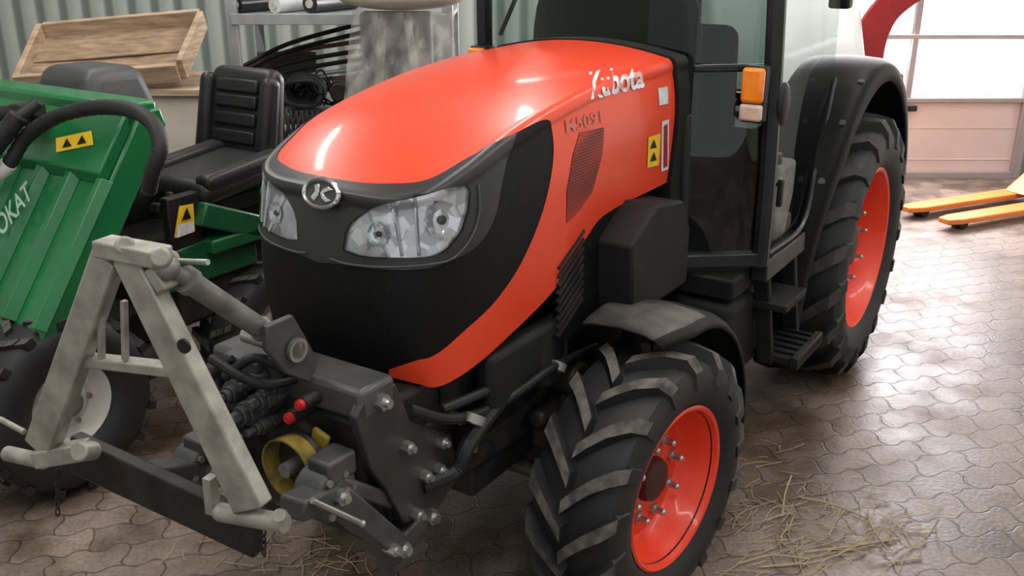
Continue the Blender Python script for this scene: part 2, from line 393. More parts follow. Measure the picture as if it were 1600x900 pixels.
# ---------------------------------------------------------------- room
def struct(o): o['kind'] = 'structure'; return o
def setting():
    struct(MB().box((.1, 2.9, -.05), (11.0, 11.2, .1)).build('floor', FLOORM))
    struct(MB().box((-2.25, 8.55, 2.1), (6.3, .1, 4.2)).box((5.05, 8.55, 2.1), (1.1, .1, 4.2)).box((2.7, 8.55, 3.7), (3.6, .1, 1.0)).build('wall_back', WALL))
    struct(MB().box((-5.4, 2.9, 2.1), (.1, 11.2, 4.2)).build('wall_left', WALL))
    struct(MB().box((5.6, 2.9, 2.1), (.1, 11.2, 4.2)).build('wall_right', WALL))
    struct(MB().box((.1, 2.9, 4.25), (11.0, 11.2, .1)).build('ceiling', CEIL))
    d = struct(empty('door_1', (2.7, 8.4, 0)))
    fr = MB(); x0, x1 = .92, 4.46
    zs = [0.02, .68, 1.215, 1.75, 2.285, 2.82, 3.2]
    for x in (x0, x1): fr.box((x, 8.38, 1.6), (.07, .1, 3.2))
    for i in range(len(zs)): fr.box((2.69, 8.38, zs[i]+.005), (3.54, .07, .04 if i else .06))
    for x in (1.8, 2.69, 3.42):
        fr.box((x, 8.38, 1.75), (.05, .06, 2.14))
    fr.build('door_frame', DOORF, d, bev=.006)
    MB().box((2.69, 8.41, .35), (3.5, .04, .66)).build('door_panel', DOORP, d)
    MB().box((2.69, 8.41, 3.0), (3.5, .04, .38)).build('door_panel', DOORP, d)
    for z in (.16, .44): MB().box((2.69, 8.388, z), (3.44, .008, .012)).build('panel_rib', DOORP, d, bev=.003)
    for i in range(1, 5):
        for a, b in ((.95, 1.78), (1.82, 2.67), (2.71, 3.40), (3.44, 4.43)):
            MB().box(((a+b)/2, 8.41, (zs[i]+zs[i+1])/2), (b-a, .02, zs[i+1]-zs[i]-.03)).build('window_pane', PANE, d)
    MB().box((3.42, 8.33, .62), (.16, .03, .05)).build('door_handle', DKMET, d, bev=.006)
setting()
LAMPS = [(x, y) for y in (.4, 3.0, 5.6) for x in (-2.4, .3, 3.0)]
for x, y in LAMPS:
    e = empty('ceiling_light', (x, y, 4.0))
    tag(e, 'long white fluorescent tube lamp hanging under the workshop ceiling', 'lamp', 'ceiling tube lamps')
    MB().box((x, y, 4.12), (.16, 2.3, .06)).box((x, y-.5, 4.175), (.03, .03, .06)).box((x, y+.5, 4.175), (.03, .03, .06)).build('housing', WHITE, e, bev=.01)
    MB().cyl((x, y-1.1, 4.065), (x, y+1.1, 4.065), .03).build('tube', TUBE, e)
# ================================================================= TRACTOR
TR = empty('tractor', (OX, OY, 0), -TH)
tag(TR, 'orange compact tractor with black grille, glazed cab and front linkage', 'tractor')
def TB(mb, name, mats, par=None, **kw):
    return mb.build(name, mats, par or TR, sp=MT, **kw)
def interp(tab, x):
    if x <= tab[0][0]: return tab[0][1]
    for (a, b), (c, d) in zip(tab, tab[1:]):
        if x <= c:
            t = (x-a)/(c-a); return b+(d-b)*t
    return tab[-1][1]
def smooth_tab(tab, n=10):
    pts = cr([V((a, b, 0)) for a, b in tab], n); return [(p.x, p.y) for p in pts]
# ---- hood surface
pl = cr([V(p+(0,)) for p in [(0, -.79), (.10, -.786), (.19, -.772), (.262, -.738), (.308, -.68), (.334, -.58), (.345, -.45), (.351, -.2), (.356, .1), (.36, .3), (.36, .50)]], 30)
pl[0].x = 0
acc = [0]
for a, b in zip(pl, pl[1:]): acc.append(acc[-1]+(b-a).length)
LEN = acc[-1]
def plan(s):
    s = max(0, min(LEN-1e-6, s)); lo, hi = 0, len(acc)-1
    while hi-lo > 1:
        md = (lo+hi)//2
        if acc[md] <= s: lo = md
        else: hi = md
    t = (s-acc[lo])/(acc[hi]-acc[lo]); p = pl[lo].lerp(pl[hi], t)
    d0 = (pl[min(lo+1, len(pl)-1)]-pl[max(lo-1, 0)]); d1 = (pl[min(hi+1, len(pl)-1)]-pl[max(hi-1, 0)])
    d = d0.lerp(d1, t).normalized(); return p.x, p.y, d.y, -d.x
ZTt = smooth_tab([(-.80, 1.40), (-.72, 1.458), (-.6, 1.515), (-.4, 1.582), (-.1, 1.638), (.2, 1.668), (.5, 1.678)])
ZBt = smooth_tab([(-.79, .975), (-.74, .955), (-.68, .945), (-.45, 1.0), (-.19, 1.075), (-.03, 1.18), (.1, 1.225), (.5, 1.235)])
NI, J1, J2, J3 = 190, 56, 68, 98
def Ztop(x, y): return interp(ZTt, y)-.034*(x/.3)**2
def surf(i, j):
    sg = -1 if i < 0 else 1
    x, y, nx, ny = plan(abs(i)/NI*LEN)
    fr = max(0, -ny)
    R = .046-.014*fr
    xi, yi = x-nx*R, y-ny*R
    if x < .001: xi = 0
    zE = Ztop(xi, yi); zs = zE-R; zb = interp(ZBt, y)
    if j <= J1:
        t = j/J1; ins = fr*.030*((t-.5)/.5)**2+(1-fr)*(.018*(1-t)**2+.020*max(0, (t-.55)/.45)**2)
        X, Y, Z = x-nx*ins, y-ny*ins, zb+(zs-zb)*t
    elif j <= J2:
        t = (j-J1)/(J2-J1); ph = t*pi/2; i0 = (fr*.030+(1-fr)*.020)*(1-t)
        ins = i0+R*(1-cos(ph)); X, Y, Z = x-nx*ins, y-ny*ins, zs+R*sin(ph)
    else:
        t = (j-J2)/(J3-J2); ys = yi if yi > -.45 else -.45+(yi+.45)*.12
        X, Y = xi*(1-t), yi*(1-t)+ys*t; Z = Ztop(X, Y)
    if X < 0: X = 0
    return V((X*sg, Y, Z))
grid = [[surf(i, j) for j in range(J3+1)] for i in range(-NI, NI+1)]
gv = [p for col in grid for p in col]; nj = J3+1
gq = [[a*nj+b, (a+1)*nj+b, (a+1)*nj+b+1, a*nj+b+1] for a in range(2*NI) for b in range(J3)]
BV = BVHTree.FromPolygons(gv, gq)
def cast(px, py):
    return BV.ray_cast(CL, rayl(px, py).normalized())
def hp(px, py, off=.003):
    loc, n, idx, d = cast(px, py)
    if loc is None: return None
    if n.dot(rayl(px, py)) > 0: n = -n
    return loc+n*off
def pij(px, py):
    loc, n, idx, d = cast(px, py)
    if loc is None: return None
    a, b = divmod(idx, J3); v0 = gv[a*nj+b]; va = gv[(a+1)*nj+b]; vb = gv[a*nj+b+1]
    fa = (loc-v0).dot(va-v0)/max(1e-12, (va-v0).length_squared); fb = (loc-v0).dot(vb-v0)/max(1e-12, (vb-v0).length_squared)
    return (abs(a-NI+fa), b+fb)
def poly(pre, pts, post):
    q = [pij(*p) for p in pts]; q = [p for p in q if p is not None]
    if len(q) > 2:
        q = [(p.x, p.y) for p in cr([V((a, b, 0)) for a, b in q], 5)]
    return pre+q+post
def polyc(pts, n=5):
    q = [pij(*p) for p in pts]; q = [p for p in q if p is not None]
    return [(p.x, p.y) for p in cr([V((a, b, 0)) for a, b in q], n, True)] if n > 1 else q
jl = pij(545, 284); jl = jl[1] if jl else 62
MASK = poly([(-6, jl)], [(560, 285), (620, 287), (680, 277), (740, 243), (800, 211), (853, 187), (864, 215), (862, 270), (843, 345), (812, 415), (775, 470), (720, 522), (655, 562), (608, 577)], [])
MASK += [(MASK[-1][0]-2, -6), (-6, -6)]
jg = pij(520, 405); jg = jg[1] if jg else 30
GRI = poly([(-6, jg-3)], [(530, 412), (600, 421), (690, 413), (745, 385), (772, 340), (784, 285), (806, 209), (812, 190)], [])
GRI += [(GRI[-1][0]+4, 97), (210, 97), (210, -6), (-6, -6)]
HL = polyc([(535, 391), (540, 362), (548, 348), (562, 336), (600, 319), (650, 306), (700, 295), (729, 291), (735, 300), (733, 330), (722, 362), (700, 390), (682, 400), (620, 404), (560, 400)], 1)
VNT = polyc([(905, 208), (943, 200), (940, 245), (924, 303), (906, 328), (884, 350), (885, 300), (894, 245)], 1)
def inside(p, q):
    c = False; x, y = p; n = len(q); j = n-1
    for i in range(n):
        if (q[i][1] > y) != (q[j][1] > y) and x < (q[j][0]-q[i][0])*(y-q[i][1])/(q[j][1]-q[i][1])+q[i][0]: c = not c
        j = i
    return c
def nearest(p, q):
    best = (1e9, None); x, y = p; n = len(q)
    for i in range(n):
        ax, ay = q[i]; bx, by = q[(i+1) % n]; dx, dy = bx-ax, by-ay
        l = dx*dx+dy*dy; t = 0 if l < 1e-9 else max(0, min(1, ((x-ax)*dx+(y-ay)*dy)/l))
        cx, cy = ax+dx*t, ay+dy*t; d = (cx-x)**2+(cy-y)**2
        if d < best[0]: best = (d, (cx, cy))
    return best
POLYS = [MASK, HL, VNT, GRI]
BB = [(min(a for a, b in q)-1, max(a for a, b in q)+1, min(b for a, b in q)-1, max(b for a, b in q)+1) for q in POLYS]
par_ij = {}; SN = set()
for i in range(0, NI+1):
    for j in range(J3+1):
        p = (float(i), float(j))
        for q, bb in zip(POLYS, BB):
            if q is GRI and not inside(p, MASK): continue
            if bb[0] <= i <= bb[1] and bb[2] <= j <= bb[3]:
                d, c = nearest(p, q)
                if d < .30: p = (max(0, c[0]) if i > 0 else 0.0, max(0, min(J3, c[1])) if j > 0 else 0.0); SN.add((i, j)); break
        par_ij[(i, j)] = p
def cls(c):
    if inside(c, HL): return 'hl'
    if inside(c, MASK): return 'gri' if inside(c, GRI) else 'mask'
    if inside(c, VNT): return 'vent'
    return 'hood'
sets = {}
pos = {}
for i in range(-NI, NI+1):
    for j in range(J3+1):
        a, b = par_ij[(abs(i), j)]; pos[(i, j)] = surf(-a if i < 0 else a, b) if (a, b) != (abs(i), j) else grid[i+NI][j]
for i in range(0, NI):
    for j in range(J3):
        ks = [(i, j), (i+1, j), (i+1, j+1), (i, j+1)]
        s_ = [k in SN for k in ks]
        if s_[0] and s_[2] and not (s_[1] and s_[3]): faces = [[0, 1, 2], [0, 2, 3]]
        elif s_[1] and s_[3] and not (s_[0] and s_[2]): faces = [[0, 1, 3], [1, 2, 3]]
        else: faces = [[0, 1, 2, 3]]
        for f in faces:
            cs = [par_ij[ks[q]] for q in f]; n = len(cs)
            k = cls((sum(a for a, b in cs)/n, sum(b for a, b in cs)/n))
            for sg in (1, -1):
                kk = k if k in ('hood', 'mask', 'gri') else k+('R' if sg > 0 else 'L')
                sets.setdefault(kk, []).append([(sg*ks[q][0], ks[q][1]) for q in f])
def gnorm(i, j):
    a = grid[min(i+1, NI)+NI][j]-grid[max(i-1, -NI)+NI][j]; b = grid[i+NI][min(j+1, J3)]-grid[i+NI][max(j-1, 0)]
    n = a.cross(b)
    if n.length < 1e-12: return V((0, 0, 1))
    n.normalize(); return n
def patch(key, off=0):
    mb = MB(); idx = {}
    for f in sets[key]:
        q = []
        for k in f:
            if k not in idx:
                idx[k] = len(mb.v); n = gnorm(*k)
                ctr = V((0, max(pos[k].y, -.4), 1.25))
                if n.dot(pos[k]-ctr) < 0: n = -n
                mb.v.append(pos[k]+n*off)
            q.append(idx[k])
        mb.f.append(q); mb.mi.append(0)
    return mb
TB(patch('hood'), 'hood', ORANGE, ang=60, recalc=True)
TB(patch('mask', .002), 'grille_surround', CHAR, ang=60)
TB(patch('gri', -.001), 'grille', GRILLE, ang=60)
for s in 'RL':
    hl = TB(patch('hl'+s, -.008), 'headlight', REFL, ang=60)
    TB(patch('hl'+s, .004), 'lens', LENS, hl, ang=60)
    TB(patch('vent'+s, .0015), 'side_vent', VENT, ang=60)
    sg = 1 if s == 'R' else -1
    for (px, py, r) in ((590, 366, .030), (692, 344, .047)):
        h, n, _, _ = cast(px, py)
        if n.dot(rayl(px, py)) > 0: n = -n
        p = V((h.x*sg, h.y, h.z)); n = V((n.x*sg, n.y, n.z))
        TB(MB().lathe([(-.002, r*1.0), (-.006, r*.8), (-.010, r*.5), (-.012, r*.3)], p+n*.001, n, 8, caps=False), 'reflector_bowl', REFL2, hl, ang=10)
        TB(MB().lathe([(-.012, r*.26), (-.002, r*.24), (.001, r*.15), (.002, .0005)], p, n, 24), 'bulb_cap', CAST, hl)
    for pa, pb_ in (((648, 308), (655, 400)), ((612, 318), (628, 401)), ((575, 333), (606, 402))):
        a = hp(*pa, -.004); b = hp(*pb_, -.004); a.x *= sg; b.x *= sg
        TB(MB().bar(a, b, .005, .008, (0, -1, 0)), 'lamp_fin', REFL2, hl)
q = [hp(px, py, .004) for px, py in ((518, 404), (545, 412), (600, 417), (668, 413), (708, 402), (736, 368), (747, 330), (746, 288))]
for sg in (1, -1):
    TB(MB().tube([V((sg*p.x, p.y, p.z)) for p in cr(q, 6)], .0032, 8), 'headlight_trim', CAST)
# badge
h = hp(509, 303, .0); h = V((h.x*.8, h.y, h.z)); nb = V((0, -1, .32)).normalized()
bx = V((1, 0, 0)); by = nb.cross(bx).normalized() if nb.cross(bx).z > 0 else -nb.cross(bx).normalized()
def bp(a, b, o): return h+bx*a+by*b+nb*o
def ell(rx, ry, o, n=40): return [bp(rx*cos(2*pi*i/n), ry*sin(2*pi*i/n), o) for i in range(n)]
bg = TB(MB().tube(ell(.056, .034, .012), .006, 8, closed=True), 'badge', CHROME)
TB(MB().prism(ell(.055, .033, 0), nb*.010), 'badge_plate', CAST, bg)
em = MB()
def flat(pts, o0, o1): em.prism([bp(a, b, o0) for a, b in pts], nb*(o1-o0))
flat([(-.032, -.014), (-.018, -.021), (-.010, -.008), (-.006, .004), (-.009, .021), (-.024, .018), (-.020, .002)], .008, .0145)
flat([(-.003, .001), (.006, .012), (.020, .019), (.037, .013), (.022, .008), (.007, .0), (.020, -.009), (.038, -.013), (.020, -.020), (.004, -.011)], .008, .0145)
TB(em, 'badge_emblem', CHROME, bg, bev=.0012)
# lettering and stickers
def hq(q, off=.004): return [hp(px, py, off) for px, py in q]
def hood_text(body, quad, off=.003, offset=0.0):
    bl, br, tr, tl = [V((a, b, 0)) for a, b in quad]; uv, fs = text_mesh(body, offset); vs = []
    for a, b in uv:
        p = (bl*(1-a)+br*a)*(1-b)+(tl*(1-a)+tr*a)*b
        vs.append(hp(p.x, p.y, off) or V((0, 0, 1)))
    return MB().add(vs, fs)
TB(hood_text('Kubota', [(922, 156), (1006, 137), (1004, 100), (920, 114)], .003, .034), 'lettering', LETTER)
TB(hood_text('M5091', [(884, 209), (940, 191), (938, 172), (882, 188)], .003, .01), 'lettering', LETTER2)
def sticker(q, m, name='sticker', off=.003):
    p = hq(q, off); return TB(MB().add(p, [[0, 1, 2, 3]]), name, m)
st = sticker([(1010, 262), (1028, 258), (1031, 208), (1012, 214)], YELLOW)
for yy in (225, 245):
    TB(MB().add(hq([(1014, yy+7), (1024, yy+5), (1020, yy-8)], .005), [[0, 1, 2]]), 'warning_sign', BLACKP, st)
st = sticker([(1032, 268), (1043, 264), (1044, 186), (1033, 190)], WHITE)
TB(MB().add(hq([(1035, 262), (1041, 259), (1041, 193), (1036, 196)], .005), [[0, 1, 2, 3]]), 'sticker_panel', REDP, st)
sticker([(1029, 165), (1043, 162), (1042, 135), (1027, 138)], SLETTER)
# ---- bulkhead behind hood
pb = [V((p.x*1.035, .505, p.z+.004)) for p in grid[0][::2]]+[V((p.x*1.035, .505, p.z+.004)) for p in grid[-1][::-2]]+[V((.37, .505, .95)), V((-.37, .505, .95))]
TB(MB().prism(pb, (0, .09, 0)), 'bulkhead', MATTEB)
# engine and chassis
eb = MB().box((0, .05, .80), (.46, 1.05, .62)).box((0, -.45, .9), (.5, .35, .45)).box((0, .1, 1.15), (.5, 1.0, .25))
for i in range(5): eb.box((.26, -.05+.1*i, .98), (.06, .06, .22))
eb.cyl((.25, -.2, .85), (.33, -.2, .85), .09).cyl((.25, -.05, .72), (.34, -.05, .72), .06)
TB(eb, 'engine', DKMET, bev=.012)
TB(MB().box((.325, .02, 1.06), (.02, .34, .34)), 'side_screen', GRILLE)
ch = MB()
for s in (1, -1):
    ch.prism([V((s*.25, -.86, .62)), V((s*.25, -.86, .80)), V((s*.25, -.5, .86)), V((s*.25, .6, .80)), V((s*.25, .6, .62)), V((s*.25, -.2, .58))], (-s*.05, 0, 0))
ch.box((0, 1.3, .62), (.34, 1.7, .32)).cyl((-.5, 2.13, .62), (.5, 2.13, .62), .11).box((0, 2.15, .68), (.42, .5, .46))
ch.box((0, 2.5, .55), (.5, .25, .12)).bar((-.3, 2.5, .5), (-.3, 2.95, .45), .04, .08).bar((.3, 2.5, .5), (.3, 2.95, .45), .04, .08)
TB(ch, 'chassis', DKMET, bev=.012)
ax = MB().bar((-.42, 0, .46), (.42, 0, .46), .12, .13).cyl((0, -.13, .47), (0, .13, .47), .10)
for s in (1, -1):
    ax.cyl((s*.40, 0, .32), (s*.40, 0, .58), .075).ball((s*.42, 0, .43), (.10, .11, .11)).cyl((s*.1, -.14, .42), (s*.36, -.14, .42), .028)
TB(ax, 'front_axle', CAST, bev=.01)
# ---- wheels
def wheel(R, Wd, rb, nl, lh, center, steer, outer, tmats, rimprof, bolts, hubr, name, seed=0):
    Mx = M.Translation(center) @ M.Rotation(steer, 4, 'Z') @ (M.Identity(4) if outer > 0 else M.Rotation(pi, 4, 'Z'))
    R0 = R-lh; h = R0-rb
    prof = [(-.36*Wd, rb-.01), (-.42*Wd, rb+.02), (-.475*Wd, rb+.25*h), (-.5*Wd, rb+.5*h), (-.485*Wd, rb+.75*h), (-.44*Wd, rb+.92*h), (-.34*Wd, R0), (-.17*Wd, R0+.006), (0, R0+.009)]
    prof = prof+[(-a, b) for a, b in prof[-2::-1]]
    t = MB().lathe(prof, (0, 0, 0), (1, 0, 0), 96, closed=True)
    flip = 1 if outer > 0 else -1
    for s in (1, -1):
        for k in range(nl):
            a0 = 2*pi*(k+(.5 if s > 0 else 0)+seed)/nl
            stn = [((-.02, R0-.004), (-.015, R), 0), ((.11, R0-.004), (.11, R+.001), .13), ((.25, R0-.006), (.25, R-.001), .26), ((.36, R0-.02), (.42, R-.014), .385),
                   ((.43, rb+.84*h), (.50, rb+.90*h), .45), ((.47, rb+.56*h), (.52, rb+.54*h), .475)]
            vs = []
            for (xb, rb_), (xt, rt), lt in stn:
                be = lt*Wd/R0*1.0
                wb = (.062 if lt < .3 else .070)*R/.43/R0*.5*.9; wt = wb*.68
                for (xx, rr, sg) in ((xb, rb_, -1), (xb, rb_, 1), (xt, rt, 1), (xt, rt, -1)):
                    w = wb if rr == rb_ and xx == xb else wt
                    an = a0+(be+sg*w)*1.0
                    vs.append((s*xx*Wd, -rr*cos(an)*flip, rr*sin(an)))
            o = len(t.v); fs = []; mi = []
            for q in range(len(stn)-1):
                b = q*4
                for e in range(4):
                    fs.append([b+e, b+(e+1) % 4, b+4+(e+1) % 4, b+4+e]); mi.append(1 if e == 2 and q < 4 else 0)
            fs += [[3, 2, 1, 0], [len(vs)-4, len(vs)-3, len(vs)-2, len(vs)-1]]; mi += [0, 0]
            t.v += [V(p) for p in vs]; t.f += [[i+o for i in f] for f in fs]; t.mi += mi
    t.xf(Mx); to = TB(t, name, tmats, bev=0, ang=40)
    xo = .40*Wd
    r = MB().lathe([(xo+a, b) for a, b in rimprof], (0, 0, 0), (1, 0, 0), 72, caps=False).xf(Mx)
    TB(r, 'rim', RIMRED, to, ang=40)
    hx, hr = bolts[0], bolts[1]
    TB(MB().lathe([(xo+hx-.02, hubr*1.02), (xo+hx+.012, hubr), (xo+hx+.03, hubr*.9), (xo+hx+.035, hubr*.6), (xo+hx+.035, .001)], (0, 0, 0), (1, 0, 0), 32).xf(Mx), 'hub', HUBM, to)
    for k in range(bolts[2]):
        a = 2*pi*(k+.3)/bolts[2]; y, z = hr*cos(a), hr*sin(a)
        TB(MB().cyl((xo+hx-.01, y, z), (xo+hx+.014, y, z), .021, n=6).cyl((xo+hx+.014, y, z), (xo+hx+.040, y, z), .011).ball((xo+hx+.040, y, z), .011, 6).xf(Mx), 'bolt', STEEL, to)
    return to
FW = L(1060, 765, z=.43); RW = L(1353, 390, z=.62)
frp = [(.004, .262), (.008, .255), (.004, .246), (-.03, .236), (-.06, .222), (-.10, .214), (-.115, .20), (-.11, .165), (-.098, .15), (-.095, .08), (-.095, .002)]
for s in (1, -1):
    cx = FW.x-.40*.30
    wheel(.44, .30, .250, 17, .042, (s*cx, FW.y, .44), radians(-6), s, [RUBBER, RDUST], frp, (-.098, .125, 8), .072, 'front_tyre', .1)
rrp = [(.004, .385), (.008, .376), (.003, .365), (-.03, .352), (-.07, .335), (-.13, .325), (-.15, .30), (-.14, .25), (-.10, .22), (-.09, .12), (-.09, .002)]
for s in (1, -1):
    cx = RW.x-.40*.40
    wheel(.625, .40, .37, 19, .050, (s*cx, RW.y, .625), 0, s, [RUBBER, RDUST2], rrp, (-.09, .17, 8), .10, 'rear_tyre', .3)
# ---- fenders
def fender(fx0, fx1, cy, cz, ry, rz, a0, a1, n, lip=.04):
    rows = []
    for i in range(n+1):
        t = i/n; a = radians(a0+(a1-a0)*t); X0, X1 = fx0(t), fx1(t); row = []
        for x, dr in ((X0, -lip), (X0+.012, -.006), (X0+.04, 0), ((X0+X1)/2, .008), (X1-.05, 0), (X1-.022, -.010), (X1-.004, -.025), (X1, -lip-.01)):
            row.append(V((x, cy+(ry+dr)*cos(a), cz+(rz+dr)*sin(a))))
        rows.append(row)
    return rows
for s in (1, -1):
    rows = fender(lambda t: FW.x-.31, lambda t: FW.x+.0-.05*max(0, 1-t/.12), FW.y+.04, .43, .545, .525, 103, -8, 28, .03)
    mb = MB().sheet(rows)
    for i in range(28):
        for j in range(7): mb.mi[i*7+j] = 1 if (i < 7 and 0 < j < 5) else 0
    if s < 0: mb.v = [V((-p.x, p.y, p.z)) for p in mb.v]
    fo = TB(mb, 'front_fender', [MATTEB, DUST], solid=.008, ang=50)
    TB(MB().bar((s*.36, FW.y+.05, .6), (s*.36, FW.y+.30, .84), .05, .02).bar((s*.36, FW.y+.30, .84), (s*.52, FW.y+.30, .85), .05, .02), 'fender_bracket', DKMET, fo, bev=.004)
for s in (1, -1):
    rows = fender(lambda t: .42-.10*min(1, t/.3), lambda t: .655-.08*max(0, 1-t/.35), 2.06, .62, .80, .88, 202, 20, 40, .05)
    mb = MB().sheet(rows)
    inner = [r[0] for r in rows]
    for i in range(40):
        a, b = inner[i], inner[i+1]
        mb.add([a, b, V((b.x, b.y*.6+2.06*.4, .75+(b.z-.75)*.6)), V((a.x, a.y*.6+2.06*.4, .75+(a.z-.75)*.6))], [[0, 1, 2, 3]])
    for i in range(40):
        a, b = rows[i][-1], rows[i+1][-1]
        ca = V((a.x, 2.06, .62)); cb_ = V((b.x, 2.06, .62))
        mb.add([a, b, b+(cb_-b).normalized()*.03, a+(ca-a).normalized()*.03], [[0, 1, 2, 3]])
    if s < 0: mb.v = [V((-p.x, p.y, p.z)) for p in mb.v]
    rf = TB(mb, 'rear_fender', FENDB, solid=.012, ang=50)
    for t in (8, 12, 16, 20):
        r = rows[t]; p = r[5]; c = V((p.x, 2.06, .62)); d = (p-c).normalized()
        p = V((s*(p.x-.01), p.y, p.z)); TB(MB().cyl(p-d*.004, p+d*.014, .015, n=10), 'fender_bolt', CAST, rf)
# ---- black housing beside engine
TB(MB().prism([V((.45, .06, .91)), V((.45, .04, 1.15)), V((.45, .20, 1.24)), V((.45, .40, 1.21)), V((.45, .47, 1.10)), V((.45, .47, .91))], (-.21, 0, 0)), 'battery_housing', MATTEB, bev=.010, seg=2)
TB(MB().box((.30, -.32, .88), (.06, .40, .18)), 'air_duct', MATTEB, bev=.02)
for i in range(9): TB(MB().box((.338, -.13, .96+.026*i), (.012, .16, .010), M.Rotation(.5, 3, 'X')), 'louvre', DKMET)
# ---- cab
cf = MB()
for s in (1, -1):
    cf.tube(cr([(s*.585, .80, .90), (s*.585, .79, 1.3), (s*.575, .76, 1.8), (s*.55, .76, 2.27)], 6), .031, 10)
    cf.tube(cr([(s*.36, .62, .90), (s*.36, .60, 1.2), (s*.355, .59, 1.45)], 5), .022, 8)
    cf.bar((s*.36, .62, .93), (s*.585, .80, .93), .05, .05)
    cf.bar((s*.37, .60, 1.60), (s*.58, .77, 1.60), .02, .025)
    cf.bar((s*.55, .76, 2.26), (s*.47, 1.92, 2.26), .06, .05)
    cf.bar((s*.585, .80, .88), (s*.58, 1.25, .88), .06, .08)
cf.bar((-.55, .76, 2.26), (.55, .76, 2.26), .06, .05).bar((-.47, 1.92, 2.26), (.47, 1.92, 2.26), .06, .05)
TB(cf, 'cab_frame', GLOSSB, bev=.006)
TB(MB().bar((-.47, 1.94, 1.30), (.47, 1.94, 1.30), .05, .06), 'rear_crossbar', GLOSSB, bev=.006)
for s in (1, -1):
    TB(MB().tube([(s*.19, 1.95, 1.30), (s*.19, 1.935, 1.8), (s*.19, 1.92, 2.25)], .018, 10), 'rear_post', GLOSSB)
TB(MB().box((0, 1.33, 2.37), (1.22, 1.45, .18), top=(.9, .92)), 'cab_roof', WHITE, bev=.06, seg=4)
TB(MB().box((0, 1.30, 2.265), (1.06, 1.2, .02)), 'roof_lining', MATTEB)
TB(MB().box((0, 1.12, .84), (1.10, .94, .08)).box((0, 1.7, 1.0), (.56, .4, .5)), 'cab_floor', MATTEB, bev=.01)
def glass_rows(pl_):
    rows = []
    for z, dy in ((.95, 0), (1.3, -.01), (1.8, 0), (2.24, .05)):
        rows.append([p+V((0, dy, z)) for p in cr(pl_, 5)])
    return rows
TB(MB().sheet(glass_rows([(-.36, .635, 0), (-.15, .60, 0), (.15, .60, 0), (.36, .635, 0)])), 'windscreen', GLASS, ang=60)
for s in (1, -1):
    TB(MB().sheet(glass_rows([(s*.36, .635, 0), (s*.50, .71, 0), (s*.57, .79, 0)])), 'quarter_glass', GLASSQ if s > 0 else GLASS, ang=60)
TB(MB().add([(-.46, 1.95, 1.36), (.46, 1.95, 1.36), (.45, 1.93, 2.24), (-.45, 1.93, 2.24)], [[0, 1, 2, 3]]), 'rear_window', GLASSC)
for s in (1, -1):
    d = MB().add([(s*.59, .84, .94), (s*.59, 1.22, .94), (s*.57, 1.40, 1.12), (s*.55, 1.56, 1.30), (s*.52, 1.74, 1.44), (s*.50, 1.78, 1.8), (s*.49, 1.80, 2.22), (s*.56, .79, 2.22), (s*.58, .79, 1.8)], [list(range(9))])
    dr = TB(d, 'door_glass', GLASSC)
    TB(MB().tube(cr([(s*.60, .84, .94), (s*.60, 1.22, .95), (s*.58, 1.40, 1.12), (s*.56, 1.56, 1.31), (s*.53, 1.73, 1.45)], 5), .009, 8), 'door_frame', GLOSSB, dr)
    TB(MB().box((s*.615, .86, 1.16), (.02, .025, .10)).cyl((s*.595, .86, 1.19), (s*.625, .86, 1.19), .008), 'door_handle', BLACKP, dr, bev=.006)
    mp_ = L(1223, 163, x=.61); mp_.x *= s
    TB(MB().ball(mp_, (.02, .05, .075)).cyl((s*.585, .80, mp_.z+.01), (mp_.x, mp_.y, mp_.z+.01), .010), 'mirror', BLACKP)
    il = TB(MB().box((s*.55, .70, 1.52), (.078, .05, .185)).bar((s*.55, .70, 1.58), (s*.57, .77, 1.58), .03, .03), 'indicator_light', BLACKP, bev=.008)
    TB(MB().box((s*.55, .672, 1.550), (.075, .03, .114)), 'amber_lens', AMBER, il, bev=.012, seg=3)
    TB(MB().box((s*.55, .672, 1.462), (.075, .03, .056)), 'pale_lens', CLEARW, il, bev=.010, seg=3)
    wl = L(1314, 0, y=1.97); wl.x *= s
    TB(MB().box(wl, (.09, .07, .07)).cyl(wl, V((s*.46, 1.93, 2.26)), .012), 'work_lamp', BLACKP, bev=.015)
se = TB(MB().box((0, 1.34, 1.10), (.44, .44, .14)).box((0, 1.34, .97), (.3, .3, .2)), 'seat', CABV, bev=.04, seg=4)
TB(MB().box((-.03, 1.56, 1.40), (.42, .13, .52), M.Rotation(radians(-8), 3, 'X'), top=(.8, .9)), 'backrest', CABV, se, bev=.05, seg=4)
da = [(.31*cos(pi*i/20), 1.60+.42*max(0, sin(pi*i/20))**.8) for i in range(21)]
TB(MB().prism([V((x, .67, z)) for x, z in da]+[V((-.30, .67, .9)), V((.30, .67, .9))], (0, .16, 0)), 'dashboard', CABV, bev=.03, seg=3)
sw = MB(); ct = V((0, 1.02, 1.62)); R_ = M.Rotation(radians(-35), 3, 'X')
sw.tube([ct+R_ @ V((.19*cos(2*pi*i/32), .19*sin(2*pi*i/32), 0)) for i in range(32)], .014, 8, closed=True)
for a in (0, 2.1, 4.2): sw.bar(ct, ct+R_ @ V((.19*cos(a), .19*sin(a), 0)), .03, .015)
sw.cyl((0, .82, 1.4), ct, .03)
TB(sw, 'steering_wheel', BLACKP)
TB(MB().tube([(-.46, .70, 1.66), (-.34, .64, 1.82), (-.18, .60, 1.95)], .009, 6).bar((-.30, .62, 1.87), (-.1, .585, 1.98), .02, .012), 'wiper', BLACKP)
cn = L(1209, 330, x=.47)
e = empty('canister', MT @ V((.47, cn.y, .88)), -TH)
tag(e, 'off-white plastic canister standing on the cab floor behind the door post', 'canister')
MB().box((.47, cn.y, 1.03), (.09, .20, .30)).build('canister_body', OFFW, e, sp=MT, bev=.02, seg=3)
